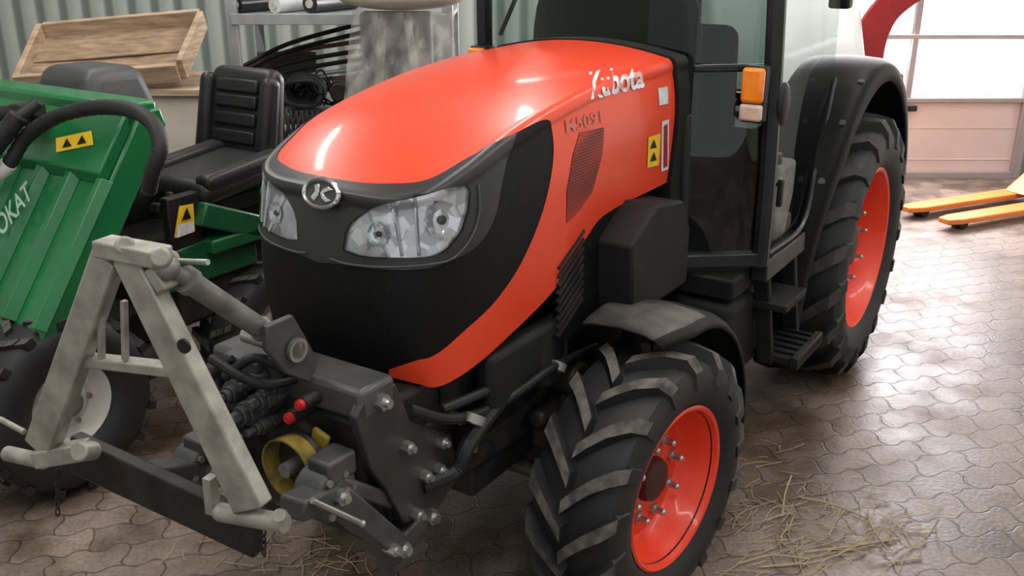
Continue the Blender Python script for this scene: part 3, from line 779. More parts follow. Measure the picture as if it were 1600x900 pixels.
MB().cyl((.47, cn.y-.04, 1.18), (.47, cn.y-.04, 1.22), .025).build('cap', DGREY, e, sp=MT)
# steps
for s in (1, -1):
    sp_ = MB()
    sp_.box((s*.64, 1.08, .50), (.17, .30, .03)).box((s*.61, .98, .73), (.14, .24, .03))
    for y in (.93, 1.23): sp_.bar((s*.57, y-.06, .88), (s*.60, y, .48), .03, .06, (1, 0, 0))
    sp_.bar((s*.71, .92, .50), (s*.71, 1.24, .50), .03, .05)
    for i in range(5): sp_.box((s*.64, .97+.055*i, .522), (.14, .012, .014))
    sp_.bar((s*.3, 1.0, .6), (s*.6, 1.0, .48), .05, .05)
    TB(sp_, 'step', MATTEB, bev=.005)
    TB(MB().box((s*.42, .85, .62), (.26, .42, .34)), 'fuel_tank', MATTEB, bev=.05, seg=4)
# ---- front linkage
hs = MB().box((.035, -.91, 1.005), (.50, .12, .08)).box((.045, -.85, .9), (.42, .05, .16))
TB(hs, 'linkage_headstock', GREYP, bev=.014, seg=2)
TB(MB().cyl((.285, -.91, 1.0), (.305, -.91, 1.0), .020, n=6).cyl((.285, -.91, 1.0), (.318, -.91, 1.0), .011), 'headstock_bolt', STEEL)
for x in (.258, -.22):
    p = [(-.99, .99), (-.96, 1.02), (-.85, 1.02), (-.80, .90), (-.64, .79), (-.61, .65), (-.70, .60), (-.84, .63), (-.90, .76), (-.95, .84)]
    TB(MB().prism([V((x, a, b)) for a, b in p], (.026, 0, 0)), 'side_plate', PLATE, bev=.004)
for (px, py) in ((693, 692), (718, 655), (655, 805), (690, 735), (668, 745), (618, 860), (735, 700), (865, 570), (640, 700)):
    p = L(px, py, x=.30); TB(MB().cyl(p-V((.03, 0, 0)), p+V((.006, 0, 0)), .016, n=6).cyl(p, p+V((.018, 0, 0)), .009, n=10), 'linkage_bolt', STEEL)
br = MB()
for xx in (.02, .12):
    pts = [L(px, py, x=xx) for px, py in ((408, 508), (450, 490), (468, 520), (490, 560), (478, 596), (440, 582), (408, 545))]
    br.prism(pts, (.016, 0, 0))
TB(br, 'top_link_bracket', CAST, bev=.004)
pc = L(462, 546, x=.141); TB(MB().cyl(pc-V((.16, 0, 0)), pc+V((.010, 0, 0)), .020, n=20).lathe([(0, .028), (.010, .028), (.010, .023)], pc, (1, 0, 0), 24), 'bracket_pin', STEEL)
a = Lp(262, 418, (-.0, -1.33, 0), (.162, -1, 0)); b = L(425, 525, x=.08)
tl = MB(); dd = (b-a)
tl.cyl(a+dd*.16, a+dd*.90, .0235, n=20).cyl(a, a+dd*.2, .015).cyl(a+dd*.85, b, .014).cyl(a+dd*.14, a+dd*.19, .029).cyl(a+dd*.86, a+dd*.90, .028)
tl.cyl(b-V((.05, 0, 0)), b+V((.05, 0, 0)), .018).ball(a, .024)
TB(tl, 'top_link', DULL)
TB(MB().cyl(a+dd*.10+V((-.06, 0, .02)), a+dd*.16+V((.07, 0, .05)), .006), 'top_link_lever', STEEL)
# hydraulic couplings
for px, py, r, yo in ((372, 612, .024, 0), (396, 640, .030, -.02), (424, 618, .026, 0), (408, 590, .020, .02), (444, 600, .018, .03), (384, 660, .022, .02), (360, 640, .018, .03), (420, 660, .020, .0)):
    p = L(px, py, y=-1.0+yo)
    TB(MB().cyl(p+V((0, -.03, 0)), p+V((0, .12, 0)), r).cyl(p+V((0, -.045, 0)), p+V((0, -.03, 0)), r*.8).cyl(p+V((0, -.07, 0)), p+V((0, -.045, 0)), r*.55, n=6).cyl(p+V((0, 0, 0)), p+V((0, .02, 0)), r*1.15, n=6), 'hydraulic_coupling', CAST, bev=.002)
hc = MB(); p = L(385, 570, y=-.98); hc.box(p+V((0, .03, 0)), (.12, .10, .05)); p = L(440, 620, y=-.95); hc.box(p+V((.02, .06, -.02)), (.16, .10, .14))
p = L(352, 598, y=-.92); hc.box(p, (.08, .1, .05)); TB(hc, 'valve_block', CAST, bev=.006)
for px, py in ((466, 634), (449, 655)):
    p = L(px, py, y=-1.03)
    TB(MB().cyl(p, p+V((0, .012, 0)), .013).cyl(p-V((0, .004, 0)), p, .009), 'coupling_cap', REDCAP)
    TB(MB().cyl(p+V((0, .012, 0)), p+V((0, .10, 0)), .018), 'coupling_body', DKMET)
# pto guard
pg = L(468, 722, y=-1.02)
TB(MB().lathe([(.0, .073), (-.045, .078), (-.045, .073), (.0, .068)], pg, (0, 1, 0), 40, closed=True), 'pto_guard', YDIRT)
TB(MB().lathe([(.012, .074), (.0, .069), (.0, .001)], pg, (0, 1, 0), 30), 'guard_plate', DKMET)
TB(MB().cyl(pg+V((0, -.05, 0)), pg+V((0, .1, 0)), .018), 'pto_shaft', DULL)
q = L(500, 690, y=-.99)
TB(MB().box(q, (.05, .015, .06), M.Rotation(.3, 3, 'Y')), 'guard_tab', YDIRT, bev=.006)
TB(MB().box((0.03, -.78, .78), (.42, .32, .34)).cyl((.05, -.96, .80), (.05, -.8, .80), .11).cyl((-.12, -1.0, .93), (-.12, -.8, .93), .05), 'pto_gearbox', DKMET, bev=.02)
# lower arms
for s in (1, -1):
    la = MB()
    if s > 0:
        A = L(610, 850, x=.24); B = L(512, 768, x=.24); Cc = L(655, 800, x=.24); E = L(455, 795, x=.26)
    else:
        A = V((-.20, -.85, .56)); B = V((-.20, -1.05, .74)); Cc = V((-.20, -.75, .66)); E = V((-.20, -1.22, .80))
    la.bar(A, B, .06, .10, (1, 0, 0)).bar(A, Cc, .06, .08, (1, 0, 0)).cyl(B-V((.05, 0, 0)), B+V((.03, 0, 0)), .066).cyl(A-V((.05, 0, 0)), A+V((.035, 0, 0)), .044).bar(B, E, .05, .07, (1, 0, 0))
    la.cyl(Cc-V((.05, 0, 0)), Cc+V((.04, 0, 0)), .040)
    la.box(A+V((0, .04, -.02)), (.06, .14, .10)).box(B+V((0, .02, .06)), (.07, .09, .06)).bar(B+V((.01, 0, .03)), Cc+V((0, -.05, .05)), .04, .05, (1, 0, 0))
    lo = TB(la, 'lower_arm', CAST, bev=.008)
    for Q, r in ((A, .022), (B, .020), (Cc, .022)):
        TB(MB().cyl(Q, Q+V((.052, 0, 0)), r, n=6).cyl(Q, Q+V((.064, 0, 0)), r*.55, n=10), 'arm_bolt', STEEL, lo)
    for k in range(6):
        a_ = 2*pi*k/6; Q = B+V((0, .05*cos(a_), .05*sin(a_)))
        TB(MB().cyl(Q, Q+V((.038, 0, 0)), .009, n=6), 'arm_bolt', DULL, lo)
p0 = L(488, 782, x=.30); p1 = L(566, 818, x=.33)
TB(MB().cyl(p0, p1, .007).ball(p1, .009, 8), 'lock_lever', STEEL)
n_ = (.162, -1, 0); q0 = (0, -1.24, 0)
a = Lp(118, 706, q0, n_); b = Lp(405, 838, q0, n_)
TB(MB().bar(a, b, .035, .105), 'lower_beam', DKMET, bev=.006)
# hoses along chassis
for pts, r in (([L(660, 760, x=.28), L(712, 735, x=.32), L(735, 690, x=.33), L(790, 620, x=.30), L(850, 590, x=.26)], .021),
               ([L(690, 640, x=.29), L(760, 610, x=.31), L(830, 570, x=.30), L(900, 480, x=.28)], .013),
               ([L(770, 640, x=.3), L(820, 605, x=.34), L(870, 570, x=.34), L(930, 540, x=.3)], .012),
               ([L(640, 640, x=.28), L(700, 655, x=.31), L(760, 640, x=.31), L(810, 590, x=.28)], .014),
               ([L(520, 570, x=.1), L(430, 600, x=.06), L(380, 590, x=.0), L(330, 560, x=-.1)], .012),
               ([L(500, 610, x=.1), L(440, 575, x=.06), L(395, 560, x=.0), L(350, 590, x=-.05)], .011),
               ([L(395, 640, x=-.03), L(360, 660, x=-.05), L(350, 720, x=-.02), L(420, 740, x=.03)], .011),
               ([L(365, 560, x=-.05), L(330, 590, x=-.1), L(345, 640, x=-.08), L(400, 680, x=-.02)], .009)):
    cp_ = cr(pts, 12); TB(MB().tube(cp_, [r+(.0018 if i % 2 else 0) for i in range(len(cp_))], 10), 'hydraulic_hose', BLACKP)
for px, py in ((742, 655), (870, 572)):
    p = L(px, py, x=.335); TB(MB().lathe([(-.012, .024), (-.012, .028), (.012, .028), (.012, .024)], p, (0, .6, .8), 20, closed=True), 'hose_clamp', DULL)
TB(MB().box((.33, -.12, .60), (.12, .22, .10)).cyl((.3, -.25, .66), (.3, .0, .66), .03), 'steering_bracket', DKMET, bev=.015)
# ================================================================= COUPLER FRAME
p0_ = (0, -1.329, 0); n_ = V((.162, -1, 0)).normalized()
def G(px, py, o=0): return Lp(px, py, V(p0_)+n_*o, n_)
gr = empty('coupler_frame', MT @ V((-.02, -1.33, .78)), -TH)
tag(gr, 'galvanised steel A-shaped hitch frame hanging on the front linkage of the orange tractor', 'hitch frame')
def GB(mb, name, m, par=None, **kw): return mb.build(name, m, par or gr, sp=MT, **kw)
GB(MB().bar(G(203, 398), G(396, 792), .066, .040, n_, w2=.082), 'leg', GALV, bev=.005)
GB(MB().bar(G(172, 398, -.01), G(66, 698, -.01), .062, .040, n_, w2=.074), 'leg', GALV, bev=.005)
tp = MB().bar(G(160, 384), G(256, 402), .036, .055, n_).cyl(G(195, 384, .02), G(195, 384, -.06), .019)
tp.cyl(G(250, 402, .025), G(266, 406, -.05), .020).bar(G(242, 415), G(264, 452), .028, .042, n_)
GB(tp, 'top_hook', GALV, bev=.005)
GB(MB().bar(G(118, 560, -.02), G(275, 578, -.02), .024, .036, n_), 'cross_bar', GALV, bev=.004)
for px in (157, 194): GB(MB().bar(G(px, 470, -.01), G(px+2, 562, -.01), .010, .012, n_), 'latch_rod', GALV)
ft = MB().cyl(G(350, 801), G(446, 818), .020, n=20).cyl(G(436, 805, .02), G(440, 805, -.06), .013)
ft.ball(G(346, 800), .020).bar(G(328, 745), G(333, 800), .020, .025, n_)
GB(ft, 'foot_pin', GALV)
ft = MB().cyl(G(10, 708), G(72, 722), .018, n=20).bar(G(60, 715), G(136, 702, -.03), .042, .045, n_).cyl(G(122, 706, .01), G(146, 704, -.04), .022)
GB(ft, 'foot_pin', GALV, bev=.004)
GB(MB().cyl(G(0, 655), G(38, 675), .007), 'latch_rod', GALV)
p = G(287, 541, .021); GB(MB().cyl(p-n_*.004, p+n_*.002, .015, n=20), 'leg_hole', BLACKP)
for px, y0, y1 in ((90, 740, 800), (412, 832, 862)):
    chn = MB(); nl_ = 7 if px < 200 else 4
    for i in range(nl_):
        c = G(px, y0+(y1-y0)*i/(nl_-1), -.02)
        ring = [c+V((.005*cos(t), 0, .011*sin(t))) if i % 2 else c+V((0, .005*cos(t), .011*sin(t))) for t in [2*pi*q/10 for q in range(10)]]
        chn.tube(ring, .0022, 6, closed=True)
    GB(chn, 'chain', DKMET)
# ================================================================= GREEN MACHINE
gm = empty('ride_on_mower', MT @ V((-1.95, .1, 0)), -TH)
tag(gm, 'green ride-on mowing machine with black seat, standing left of the orange tractor', 'mower')
def RB(mb, name, m, par=None, **kw): return mb.build(name, m, par or gm, sp=MT, **kw)
sec = [(-.70, .66), (-.17, 1.39), (-.08, 1.40), (-.06, 1.33), (-.58, .59), (-.66, .59)]
deck = RB(MB().prism([V((-1.49, y, z)) for y, z in sec], (-1.41, 0, 0)), 'hopper', GREEN, bev=.01)
sn = V((0, -.809, .588)).normalized(); sd = V((0, .588, .809)).normalized(); s0 = V((0, -.70, .66))
for x in (-1.51, -1.70, -1.89, -2.08, -2.27, -2.46, -2.65):
    a = V((x, 0, 0))+s0+sd*.03; b = V((x, 0, 0))+s0+sd*.62
    RB(MB().prism([a+V((-.04, 0, 0)), a+V((.04, 0, 0)), a+V((.014, 0, 0))+sn*.035, a+V((-.014, 0, 0))+sn*.035], b-a), 'rib', GREEN, deck, bev=.004)
a = V((-1.50, 0, 0))+s0+sd*.60
RB(MB().prism([a, a+sn*.05+sd*.03, a+sn*.05+sd*.27, a+sd*.28], (-1.40, 0, 0)), 'upper_panel', GREEN, deck, bev=.008)
RB(MB().box((-2.20, -.16, 1.365), (1.40, .15, .13)), 'top_beam', GREEN, deck, bev=.015)
def S(px, py, o=.05): return Lp(px, py, s0+sn*o, sn)
st = RB(MB().add([S(88, 238, .053), S(146, 226, .053), S(143, 204, .053), S(87, 216, .053)], [[0, 1, 2, 3]]), 'sticker', YELLOW, deck)
for q in (((97, 231), (112, 228), (104, 216)), ((120, 226), (135, 223), (128, 211))):
    RB(MB().add([S(a, b, .055) for a, b in q], [[0, 1, 2]]), 'warning_sign', BLACKP, deck)
RB(place_text('OKAT', [S(2, 371, .055), S(51, 308, .055), S(41, 281, .055), S(-9, 342, .055)], offset=.015), 'lettering', GREENL, deck)
hp_ = cr([S(-60, 300, .1), S(5, 265, .12), S(40, 215, .14), S(90, 182, .16), (S(150, 168, .16)), S(205, 172, .15), S(240, 195, .13), S(250, 232, .11), S(238, 270, .08), S(232, 300, .03)], 10)
hose = RB(MB().tube(hp_, [.026+.003*(i % 2) for i in range(len(hp_))], 12), 'hydraulic_hose', RUBBER, None)
RB(MB().tube(hp_[7:13], .031, 12), 'hose_tag', WHITE, hose)
cy = MB().cyl(S(-40, 270, .2), S(30, 180, .2), .035).cyl(S(20, 190, .2), S(60, 160, .15), .022).box(S(45, 178, .12), (.10, .09, .08)).cyl(S(-20, 180, .14), S(60, 172, .14), .03)
RB(cy, 'lift_cylinder', DKMET, bev=.006)
ec = L(145, 132, y=.25)
RB(MB().box(ec-V((0, 0, .03)), (.48, .4, .24), top=(.78, .7)), 'engine_cover', DGREY, bev=.06, seg=4)
bd = MB().box((-1.95, .45, .62), (.80, 1.0, .30)).box((-1.95, .55, .82), (.62, .5, .16)).box((-2.4, .2, .95), (.5, .3, .5))
RB(bd, 'body', DKMET, bev=.02)
bd = MB().box((-1.52, .35, .80), (.10, .55, .06)).bar((-1.5, .05, .95), (-1.5, .45, .78), .06, .10).box((-1.53, .55, .95), (.06, .3, .28)).bar((-1.56, -.25, .75), (-1.56, .3, .80), .08, .10)
bd.box((-1.56, .1, .70), (.08, .5, .10))
RB(bd, 'side_frame', GREEND, bev=.01)
sc_ = L(332, 272, x=-1.72); sb = L(384, 180, x=-1.85)
seat = RB(MB().box(sc_, (.46, .48, .10), M.Rotation(radians(6), 3, 'X')), 'seat', VINYL, None, bev=.045, seg=4)
for sx in (-.19, .19):
    RB(MB().box(sc_+V((sx, .0, .045)), (.10, .44, .07), M.Rotation(radians(6), 3, 'X')), 'seat_bolster', VINYL, seat, bev=.03, seg=4)
RB(MB().box(sc_+V((0, 0, -.10)), (.36, .38, .08)), 'seat_base', BLACKP, seat, bev=.015)
Rb = M.Rotation(radians(-12), 3, 'X')
bk = RB(MB().box(sb, (.46, .12, .44), Rb, top=(.90, .9)), 'backrest', VINYL, seat, bev=.055, seg=5)
for sx in (-.20, .20): RB(MB().box(sb+Rb @ V((sx, -.05, -.01)), (.08, .10, .38), Rb, top=(.9, .9)), 'backrest_bolster', VINYL, seat, bev=.035, seg=4)
for z in (-.10, -.02, .06, .13): RB(MB().box(sb+Rb @ V((0, -.062, z)), (.27, .025, .062), Rb), 'backrest_padding', VINYL, seat, bev=.012, seg=3)
pp = MB().box(L(285, 345, x=-1.55), (.05, .16, .22)).bar(L(240, 325, x=-1.6), L(330, 330, x=-1.6), .05, .04).bar(L(265, 300, x=-1.6), L(270, 385, x=-1.55), .03, .04)
RB(pp, 'seat_bracket', BLACKP, bev=.008)
q = [L(px, py, x=-1.52) for px, py in ((272, 372), (305, 360), (302, 318), (280, 322))]
st = RB(MB().add(q, [[0, 1, 2, 3]]), 'sticker', YELLOW)
q = [L(px, py, x=-1.515) for px, py in ((276, 372), (304, 362), (303, 345), (277, 352))]
RB(MB().add(q, [[0, 1, 2, 3]]), 'sticker_text_panel', SLETTER, st)
q = [L(px, py, x=-1.514) for px, py in ((284, 345), (299, 341), (292, 324))]
RB(MB().add(q, [[0, 1, 2]]), 'warning_sign', BLACKP, st)
def gwheel(c, R, Wd, rb, nl, outer):
    c = V(c); R0 = R-.022; h = R0-rb
    prof = [(-.36, rb-.01), (-.42, rb+.01), (-.49, rb+.3*h), (-.5, rb+.55*h), (-.46, rb+.85*h), (-.36, R0), (0, R0+.006)]
    prof = prof+[(-a, b) for a, b in prof[-2::-1]]
    t = MB().lathe([(a*Wd, b) for a, b in prof], (0, 0, 0), (1, 0, 0), 72, closed=True)
    for s in (1, -1):
        for k in range(nl):
            a0 = 2*pi*(k+(.5 if s > 0 else 0))/nl
            for q in range(3):
                be = a0+q*.06; x0 = s*(.02+.15*q)*Wd; x1 = s*(.16+.15*q)*Wd
                rr = R-(.004 if q == 2 else 0); vs = []
                for (xx, a_) in ((x0, be), (x1, be+.06)):
                    for (r_, w) in ((R0-.015, -.055), (R0-.015, .055), (rr, .045), (rr, -.045)):
                        vs.append((xx, -r_*cos(a_+w), r_*sin(a_+w)))
                t.add(vs, [[0, 1, 2, 3], [7, 6, 5, 4], [0, 4, 5, 1], [1, 5, 6, 2], [3, 2, 6, 7], [0, 3, 7, 4]], 0)
                t.mi[-3] = 1
    Mx = M.Translation(c) @ (M.Identity(4) if outer > 0 else M.Rotation(pi, 4, 'Z'))
    t.mi = [1 if (i >= 12*72 and (i-12*72) % 6 == 4) else 0 for i in range(len(t.f))]
    o = RB(t.xf(Mx), 'tyre', [RUBBER, RDUST3], ang=40)
    xo = .36*Wd
    RB(MB().lathe([(xo+.004, rb+.012), (xo+.008, rb), (xo-.03, rb-.02), (xo-.06, rb-.03), (xo-.065, rb*.6), (xo-.04, rb*.45), (xo-.04, .001)], (0, 0, 0), (1, 0, 0), 48, caps=False).xf(Mx), 'rim', GWR, o)
    RB(MB().lathe([(xo-.05, .055), (xo-.015, .05), (xo-.005, .03), (xo-.005, .001)], (0, 0, 0), (1, 0, 0), 20).xf(Mx), 'hub', DULL, o)
    for k in range(5):
        a = 2*pi*k/5; RB(MB().cyl((xo-.05, .085*cos(a), .085*sin(a)), (xo-.025, .085*cos(a), .085*sin(a)), .011, n=6).xf(Mx), 'bolt', STEEL, o)
wc = L(146, 636, z=.35)
gwheel((wc.x-.16, wc.y-.04, .355), .355, .28, .175, 16, 1)
gwheel((wc.x-.1, wc.y+.96, .33), .33, .26, .16, 16, 1)
gwheel((-2.6, wc.y-.04, .355), .355, .28, .175, 16, -1)
gwheel((-2.6, wc.y+.96, .33), .33, .26, .16, 16, -1)
RB(MB().cyl((-2.6, wc.y-.04, .355), (wc.x-.2, wc.y-.04, .355), .05).cyl((-2.6, wc.y+.96, .33), (wc.x-.1, wc.y+.96, .33), .05).box((-2.0, -.2, .45), (.5, 1.0, .14)), 'axles', DKMET)
# ================================================================= BACKGROUND LEFT
bx_ = empty('plywood_crate', (W(170, 128, y=5.8).x, 5.85, 0))
tag(bx_, 'large pale plywood crate standing behind the black seat, under the tilted wooden tray', 'crate')
xa, xb = W(-30, 128, y=5.5).x, W(338, 128, y=5.5).x; zt = W(250, 138, y=5.5).z
MB().box(((xa+xb)/2, 5.87, zt/2-.02), (xb-xa, .74, zt-.04)).build('crate_side', PLY, bx_, bev=.006)
for x in (xa+.04, xb-.04): MB().box((x, 5.49, zt/2), (.08, .025, zt-.06)).build('batten', WOOD, bx_, bev=.003)
MB().box(((xa+xb)/2, 5.86, zt-.02), (xb-xa+.04, .8, .04)).build('crate_top', WOOD, bx_, bev=.005)
TL = W(74, 62, y=5.98); TRc = W(316, 44, y=5.98); BR = W(284, 124, y=5.50); BL = W(36, 146, y=5.38)
nn = (TRc-TL).cross(TL-BL).normalized()
if nn.y > 0: nn = -nn
ty = empty('wooden_tray', (TL+TRc+BR+BL)/4)
tag(ty, 'shallow wooden tray tilted up with open side forward on the plywood crate', 'wooden tray')
MB().prism([TL, TRc, BR, BL], nn*.02).build('tray_floor', WOODD, ty)
for a, b in ((TL, TRc), (TRc, BR), (BR, BL), (BL, TL)):
    dp = .10+random.uniform(0, .035); b2 = b+(b-a).normalized()*random.uniform(.0, .03)
    q = MB().prism([a, b2, b2+nn*dp, a+nn*(dp-.012)], (nn.cross(b-a)).normalized()*.035); q.build('side_board', WOOD, ty, bev=.004)
MB().bar(TL.lerp(BL, .5)+nn*.024, TRc.lerp(BR, .5)+nn*.024, .03, .008, nn).build('slat', WOODD, ty)
# storage rack
yr = 6.5
rx0 = W(366, 60, y=yr).x; rx1 = W(700, 60, y=yr).x
z2 = W(420, 22, y=yr).z; z1 = W(480, 178, y=yr).z
rk = empty('storage_rack', ((rx0+rx1)/2, yr+.35, 0))
tag(rk, 'grey steel storage rack by the back wall behind the black seat', 'rack')
for x in (rx0, rx1):
    for y in (yr, yr+.7):
        MB().box((x, y, 1.2), (.07, .06, 2.4)).build('post', RACK, rk, bev=.004)
for z in (z1, z2, .45):
    MB().box(((rx0+rx1)/2, yr+.35, z-.015), (rx1-rx0+.06, .74, .03)).box(((rx0+rx1)/2, yr-.03, z-.03), (rx1-rx0, .03, .07)).build('shelf', RACK, rk, bev=.004)
LB = ('first black film roll beside the rack post on the upper shelf', 'white film roll lying between two black rolls on the upper shelf', 'thick black film roll right of the white roll on the upper shelf')
for i, (px, r, m) in enumerate(((395, .055, FILMB), (455, .05, FILMW), (510, .06, FILMB))):
    x = W(px, 10, y=yr+.1).x
    e = empty('film_roll', (x, yr+.2, z2)); tag(e, LB[i], 'roll', 'film rolls on the upper shelf')
    MB().cyl((x-.10, yr+.06, z2+r), (x+.12, yr+.5, z2+r), r, n=24).build('film', m, e)
    MB().cyl((x-.106, yr+.048, z2+r), (x-.09, yr+.08, z2+r), r*.45, n=20).build('core', CREAM, e)
zz = z1
def one(mb, name, m, label, cat, group=None, **kw): return tag(mb.build(name, m, **kw), label, cat, group)
def coil(cx, cy, cz, R, turns, tilt, sq=1):
    pts = []
    for i in range(turns*24+1):
        a = 2*pi*i/24; rr = R*(1+.06*sin(a*2.3+i*.05)); p = V((rr*cos(a), .02*sin(3*a)+.03*i/24, rr*sq*sin(a))); p = M.Rotation(tilt, 3, 'X') @ p; pts.append(V((cx, cy, cz))+p)
    return pts
x_ = W(474, 95, y=yr+.2).x
one(MB().tube(coil(x_, yr+.06, zz+.125, .13, 6, .1, .75), .017, 8), 'hose_coil', RUBBER, 'slumped coil of black hose on the lower shelf of the rack', 'hose')
x_ = W(385, 110, y=yr+.5).x
PL = ('lowest', 'second', 'third', 'fourth', 'fifth', 'sixth', 'seventh', 'topmost')
for i in range(8):
    z0 = zz+.03+.030*i; y0 = yr+.40+(.040 if i % 2 else 0)+.02*i; tw = random.uniform(-.02, .02)
    one(MB().tube(cr([(x_-.05, y0, z0), (x_+.30, y0+.005, z0+.07+.015*i+tw), (x_+.85, y0+.01, z0+.10+.030*i)], 6), .016, 8), 'pipe', (DKMET, COPPER, RACK, RUBBER, DKMET, COPPER, RUBBER, DKMET)[i], PL[i]+' pipe, counted upward, of the loose bundle behind the hose coil', 'pipe', 'loose pipes behind the hose coil')
q = MB()
for i in range(26):
    xx_ = x_+.05+random.uniform(0, .85); y0 = yr+.25+random.uniform(-.03, .05)
    q.tube(cr([(xx_-.12, y0, zz+.015), (xx_-.02, y0, zz+random.uniform(.06, .22)), (xx_+.05, y0+.02, zz+random.uniform(.04, .26)), (xx_+.16, y0, zz+.015)], 5), .008, 6)
tag(q.build('wire_tangle', RUBBER), 'tangled heap of thin black wires between the hose coil and the loose pipes', 'wires', kind='stuff')
x_ = W(540, 120, y=yr+.1).x
e = empty('machine_part', (x_, yr+.07, zz)); tag(e, 'dark engine part with pulleys on the lower shelf right of the hose coil', 'machine part')
MB().box((x_+.02, yr+.11, zz+.11), (.22, .10, .22)).cyl((x_-.03, yr+.0, zz+.14), (x_-.03, yr+.07, zz+.14), .07).build('housing', DKMET, e, bev=.015)
MB().cyl((x_+.06, yr+.0, zz+.06), (x_+.06, yr+.07, zz+.06), .04).build('pulley', CAST, e)
x_ = W(396, 150, y=yr+.1).x
one(MB().box((x_, yr+.12, zz+.055), (.13, .16, .11), M.Rotation(.2, 3, 'Z')), 'cardboard_box', PLY, 'small beige cardboard box on the lower shelf near the rack post', 'box', bev=.004)
x_ = W(424, 120, y=yr+.1).x
e = empty('oil_can', (x_, yr+.06, zz)); tag(e, 'small grey oil can between the cardboard box and the hose coil', 'can')
MB().cyl((x_, yr+.06, zz), (x_, yr+.06, zz+.12), .036).cyl((x_, yr+.06, zz+.12), (x_, yr+.06, zz+.15), .032, .012).build('can_body', DULL, e, bev=.003)
MB().cyl((x_, yr+.06, zz+.15), (x_, yr+.06, zz+.175), .012).build('cap', REDCAP, e)
x_ = W(445, 60, y=yr+.55).x
one(MB().box((x_-.02, yr+.675, zz+.17), (.44, .05, .34)), 'tool_case', DGREY, 'dark grey case standing at the back of the lower shelf behind the pipes', 'case', bev=.015)
xx = W(500, 190, y=yr-.1).x
for i in range(5):
    one(MB().box((xx+.02*i, yr+.20+.012*i, .459+.0195*i), (.5, .35, .018), M.Rotation(.06*i, 3, 'Z')), 'plastic_sheet', FILMW, ('lowest', 'second', 'middle', 'fourth', 'topmost')[i]+' white sheet of the stack on the bottom shelf of the rack', 'sheet', 'white sheets on the bottom shelf', bev=.002)
x_ = W(480, 120, y=yr).x
q = MB()
for i in range(14):
    xo_ = x_-.20+.036*i; dpt = random.uniform(.12, .34)
    q.tube(cr([(xo_-.05, yr+.0, zz+.015), (xo_-.02, yr-.07, zz+.01), (xo_+.02, yr-.085-.004*i, zz-dpt), (xo_+.08, yr-.075, zz-.02), (xo_+.10, yr+.0, zz+.015)], 6), .012, 6)
tag(q.build('cable_pile', RUBBER), 'tangle of black cables hanging over the front edge of the lower shelf', 'cables', kind='stuff')
# plastic wrapped item in front of rack
yb = 6.0
pw = empty('wrapped_panel', (W(620, 100, y=yb).x, yb, 0)); tag(pw, 'tall item wrapped in clear plastic sheeting behind the tractor hood', 'wrapped item')
rows = []; zc_ = W(620, 18, y=yb).z
for i in range(49):
    t = i/48; row = []
    x0 = W(490+65*t, 100, y=yb).x; x1 = W(712, 100, y=yb).x
    for j in range(73):
        s = j/72
        wv = .020*abs(sin(s*11+t*9))+.014*abs(sin(s*17-t*23))+.010*abs(sin(t*31+s*13))
        row.append(V((x0+(x1-x0)*s, yb-wv-.03*sin(pi*s)+.03, zc_*t)))
    rows.append(row)
MB().sheet(rows).build('plastic_wrapping', PLASTIC, pw, ang=50)
xm = W(622, 100, y=yb+.15).x
MB().box((xm, yb+.16, zc_/2), (.44, .14, zc_-.02)).build('inner_board', BROWNB, pw, bev=.02)
for dx, hh, tl_ in ((-.10, .5, .1), (.10, .4, -.14)): MB().box((xm+dx, yb+.08, zc_-.05-hh/2), (.05, .02, hh), M.Rotation(tl_, 3, 'Y')).build('inner_strip', CREAM, pw, bev=.006)
q = MB().ball((W(628, 0, y=yb+.1).x, yb+.1, zc_+.085), (.40, .22, .085)); tag(q.build('cream_cover', CREAM), 'rounded cream cover lying on top of the plastic wrapped item', 'cover')
# ================================================================= CHIPPER
cp = empty('wood_chipper', (1.95, 6.5, 0)); tag(cp, 'white machine with a curved dark red discharge chute behind the rear wheel of the tractor', 'chipper')
sec = [(5.95, .45), (5.85, .9), (5.92, 1.35), (6.1, 1.62), (6.35, 1.74), (6.8, 1.7), (7.05, 1.4), (7.1, .45)]
MB().prism([V((1.20, y, z)) for y, z in sec], (.95, 0, 0)).build('body', WHITE, cp, bev=.08, seg=4)
MB().box((1.68, 5.868, 1.12), (.88, .03, .05)).build('trim_strip', DGREY, cp, bev=.006)
ct_ = cr([(2.32, 6.5, .70), (2.31, 6.5, 1.10), (2.32, 6.5, 1.36), (2.40, 6.5, 1.56), (2.56, 6.5, 1.69), (2.72, 6.5, 1.75)], 8)
q = MB(); k = len(ct_); rings = []
for i, p in enumerate(ct_):
    d = (ct_[min(i+1, k-1)]-ct_[max(i-1, 0)]).normalized(); nx = V((d.z, 0, -d.x)); w = .14-.07*i/k; ww = .11-.02*i/k
    rings += [p-nx*w-V((0, ww, 0)), p+nx*w-V((0, ww, 0)), p+nx*w+V((0, ww, 0)), p-nx*w+V((0, ww, 0))]
q.add(rings, [[i*4+e, i*4+(e+1) % 4, i*4+4+(e+1) % 4, i*4+4+e] for i in range(k-1) for e in range(4)]+[[3, 2, 1, 0], [k*4-4, k*4-3, k*4-2, k*4-1]])
q.build('chute', REDP, cp, bev=.012)
MB().box((2.36, 6.5, .86), (.36, .40, .64)).build('chute_base', REDP, cp, bev=.02)
MB().cyl((2.72, 6.36, 1.68), (2.72, 6.64, 1.68), .035).build('chute_hinge', DKMET, cp)
for x in (1.10, 2.26):
    MB().lathe([(-.08, .16), (-.09, .28), (-.06, .31), (.06, .31), (.09, .28), (.08, .16)], (x, 6.5, .31), (1, 0, 0), 36).build('wheel', RUBBER, cp)
MB().cyl((1.10, 6.5, .31), (2.26, 6.5, .31), .04).box((1.68, 6.5, .42), (.9, 1.1, .1)).build('axle', DKMET, cp)
